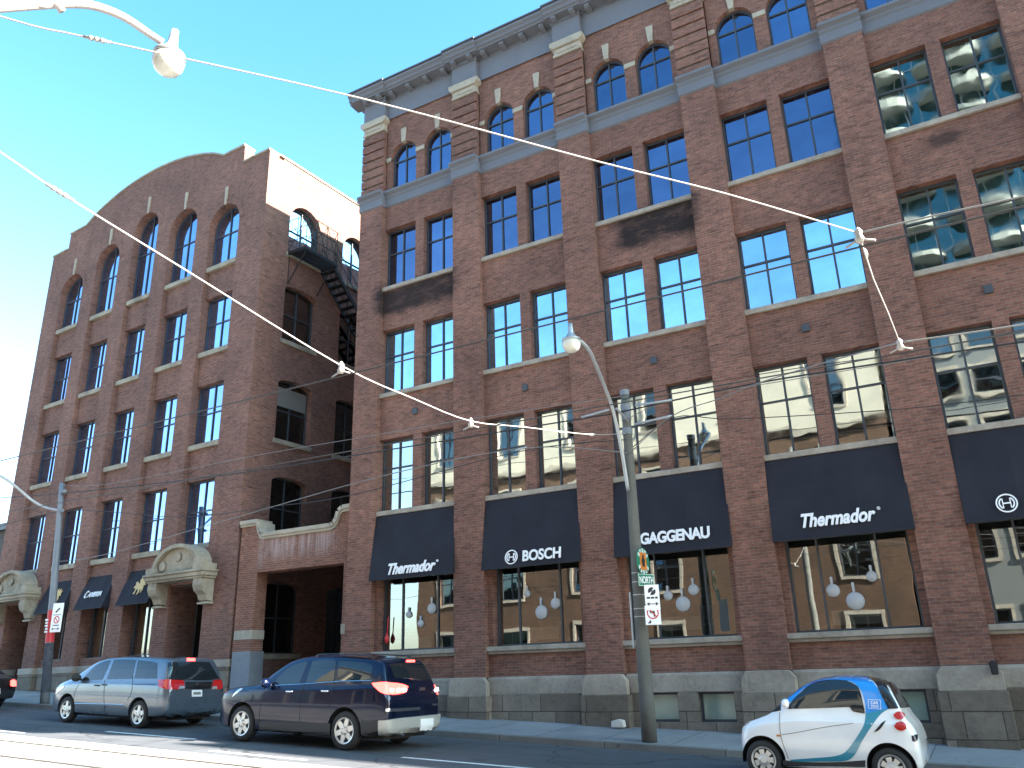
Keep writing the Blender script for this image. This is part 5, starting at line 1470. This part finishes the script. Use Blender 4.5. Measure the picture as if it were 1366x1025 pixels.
van.patch('rear_bumper', [(945, 925), (1050, 938), (1150, 935), (1255, 905)], [(940, 842), (1050, 850), (1150, 850), (1262, 835)], MT['p_silver'], TN, .05, 18, 6)
van.line('body_moulding', [(425, 848), (520, 850), (620, 852), (705, 856)], MT['chrome'], TN, .009)
van.line('door_seam', [(598, 715), (592, 800), (596, 905)], SEAM, TN); van.line('door_seam', [(760, 610), (755, 715), (750, 780), (725, 830)], SEAM, TN); van.line('door_seam', [(462, 720), (425, 790), (415, 915)], SEAM, TN)
van.line('slide_rail', [(760, 740), (830, 738), (890, 738)], SEAM, TN, .007)
van.line('tailgate_seam', [(950, 612), (955, 715), (962, 850)], SEAM, TN, mirror=False)
van.blob('door_handle', 554, 745, TN, (.18, .035, .035), MT['black']); van.blob('door_handle', 595, 742, TN, (.18, .035, .035), MT['black'])
mirror_part(van, 462, 712, TN, MT['black'], .95)
van.patch('headlight', [(312, 805), (330, 785), (350, 768), (365, 755)], [(322, 785), (340, 765), (355, 752), (368, 745)], MT['headlamp'], TN, .01, mirror=True)
windscreen(van, -1.62, 1.15, -.82, 1.6, .74, .6)
un = MB(); un.box(-2.1, 2.3, -.7, .7, .2, .28); un.build('underbody', MT['black'], van.root)

# ---- small white and blue city car
TS = lambda u, v: (970 + u / 4.879, 880 + v / 4.879)
sm_st = [(-1.37, .40, .60, .66, .50, .02), (-1.33, .28, .68, .75, .64, .03), (-1.22, .22, .76, .84, .72, .04), (-1.0, .2, .84, .93, .76, .06), (-.8, .2, .88, 1.03, .775, .09), (-.5, .2, .92, 1.29, .78, .14), (-.22, .2, .94, 1.47, .78, .18),
         (.15, .2, .95, 1.56, .78, .2), (.55, .2, .95, 1.575, .78, .2), (.9, .2, .95, 1.53, .78, .19), (1.03, .22, .95, 1.46, .775, .17), (1.14, .24, .95, 1.26, .77, .12), (1.23, .26, .92, 1.04, .76, .06), (1.33, .28, .80, .90, .73, .05), (1.38, .3, .70, .76, .68, .04), (1.40, .34, .62, .66, .60, .03)]
sm = Car('city_car', 'tiny white two seat city car with blue pillars and black roof at the right kerb', -2.84, -4.52, sm_st, MT['p_white'], ((-.965, .295), (.965, .295)), arch_gap=.06)
sm.all_wheels(.195, 'steel', MT['alloy'])
sm.patch('roof_panel', [(520, 128), (600, 100), (700, 92), (820, 97), (905, 112), (960, 150), (985, 195)], [(520, 108), (600, 93), (700, 86), (820, 90), (930, 100), (1040, 115), (1100, 140)], MT['p_black'], TS, .006, 24, 6)
sm.patch('pillar_panel', [(255, 330), (345, 305), (420, 270), (500, 190), (600, 145), (720, 135), (810, 145), (870, 200), (900, 300), (902, 352)], [(262, 318), (345, 258), (430, 195), (520, 128), (620, 103), (720, 98), (830, 102), (915, 118), (980, 190), (1048, 320)], MT['p_blue'], TS, .007, 36, 6)
sm.patch('side_window', [(395, 322), (470, 320), (560, 318), (650, 315), (740, 312), (797, 311), (820, 338), (896, 352)], [(400, 297), (470, 224), (550, 162), (650, 138), (760, 138), (825, 160), (862, 197), (893, 320)], G_, TS, .012, 28, 8, mirror=True)
sm.patch('quarter_window', [(1048, 322), (1080, 321), (1115, 318)], [(984, 192), (1000, 175), (1024, 150)], G_, TS, .012)
sm.patch('rear_window', [(1128, 316), (1160, 314), (1188, 310)], [(1042, 150), (1072, 150), (1110, 160)], G_, TS, .012)
sm.patch('decal_band', [(902, 350), (888, 430), (820, 540), (765, 605), (690, 630), (550, 642), (410, 652)], [(1048, 322), (985, 372), (885, 520), (830, 620), (765, 660), (600, 664), (415, 666)], MT['p_teal'], TS, .006, 30, 6)
sm.patch('tail_light', [(1082, 365), (1100, 386), (1130, 392), (1152, 378)], [(1084, 360), (1100, 345), (1125, 340), (1150, 356)], MT['tail'], TS, .018)
sm.patch('tail_light', [(1086, 435), (1108, 457), (1140, 464), (1166, 450)], [(1090, 428), (1110, 410), (1138, 406), (1162, 424)], MT['tail'], TS, .018)
sm.patch('air_intake', [(955, 474), (985, 462), (1010, 435), (1030, 402)], [(960, 465), (985, 438), (1008, 412), (1033, 396)], MT['black'], TS, .008)
sm.patch('headlight', [(100, 432), (125, 430), (150, 408), (178, 378)], [(105, 418), (130, 395), (150, 380), (176, 368)], MT['headlamp'], TS, .012, mirror=True)
sm.patch('bonnet_edge', [(205, 350), (280, 345), (350, 332)], [(225, 338), (290, 322), (350, 300)], MT['black'], TS, .008)
sm.line('door_seam', [(342, 345), (342, 420), (355, 520), (400, 648)], pl_, TS, .006); sm.line('door_seam', [(905, 360), (890, 440), (820, 548), (760, 615)], pl_, TS, .004)
sm.line('door_crease', [(355, 490), (480, 470), (640, 440), (820, 415)], pl_, TS, .005)
sm.patch('indicator', [(322, 500), (348, 502)], [(322, 488), (348, 490)], MT['orange'], TS, .014)
sm.patch('sill', [(365, 690), (500, 692), (700, 694), (900, 700)], [(365, 655), (500, 666), (700, 668), (900, 655)], MT['cladding'], TS, .012, mirror=True)
sm.patch('front_lip', [(72, 672), (85, 690), (100, 690)], [(66, 628), (82, 640), (100, 648)], MT['cladding'], TS, .01)
sm.patch('plate_recess', [(1205, 530), (1225, 535), (1240, 520)], [(1200, 495), (1222, 490), (1238, 485)], MT['p_navy'], TS, .006)
mirror_part(sm, 395, 305, TS, MT['p_white'], .75)
windscreen(sm, -.85, 1.0, -.3, 1.42, .6, .52)
# CAR 2GO in its rounded frame on the blue pillar
c0, n0 = sm.hit(*TS(960, 294))
Mx = Matrix(((1, 0, 0, 0), (0, 0, -1, 0), (0, 1, 0, 0), (0, 0, 0, 1)))
yaw_ = math.atan2(n0.x, -n0.y)
tilt_ = math.asin(max(-1, min(1, n0.z)))
TM = Matrix.Translation(c0 + n0 * .016) @ Matrix.Rotation(yaw_, 4, 'Z') @ Matrix.Rotation(-tilt_, 4, 'X') @ Mx
lg = text('CAR', 'lettering', TM @ Matrix.Translation((0, .025, 0)), .11, .042, MT['white'], sm.root, 0, .01, .002)
text('2GO', 'lettering', TM @ Matrix.Translation((0, -.03, 0)), .11, .042, MT['white'], sm.root, 0, .01, .002)
fr = MB()
for q in ((-.092, .092, .066, .072), (-.092, .092, -.072, -.066), (-.092, -.086, -.066, .066), (.086, .092, -.066, .066)): fr.box(q[0], q[1], q[2], q[3], 0, .003)
fr.xf(TM); fr.build('logo_frame', MT['white'], sm.root)
un = MB(); un.box(-1.1, 1.2, -.6, .6, .18, .26); un.build('underbody', MT['black'], sm.root)

# ---- black car at the left edge
TB = lambda u, v: (u, v)
bk_st = [(-2.2, .4, .6, .66, .55, .02), (-2.1, .26, .72, .8, .76, .03), (-1.7, .22, .84, .93, .86, .05), (-1.0, .22, .90, 1.02, .88, .08), (-.5, .22, .92, 1.3, .88, .15), (.1, .22, .93, 1.46, .88, .2), (.9, .24, .95, 1.42, .88, .2), (1.5, .26, .97, 1.15, .87, .12), (1.8, .3, .96, 1.04, .86, .06), (2.15, .34, .92, .99, .82, .04), (2.24, .38, .86, .92, .74, .03)]
bc_ = Car('black_car', 'black car at the far left edge with a lit red tail light', -30.55, -4.25, bk_st, MT['p_black'], ((-1.35, .32), (1.3, .32)))
bc_.all_wheels(.21, 'spoke5', MT['alloy'])
bc_.patch('tail_light', [(14, 915), (18, 916), (21, 915)], [(14, 908), (18, 907), (21, 909)], MT['tail_lit'], TB, .02)
bc_.patch('number_plate', [(-8, 926), (0, 926)], [(-8, 918), (0, 918)], MT['plate'], TB, .02)
windscreen(bc_, -.95, 1.05, -.2, 1.4, .66, .54)
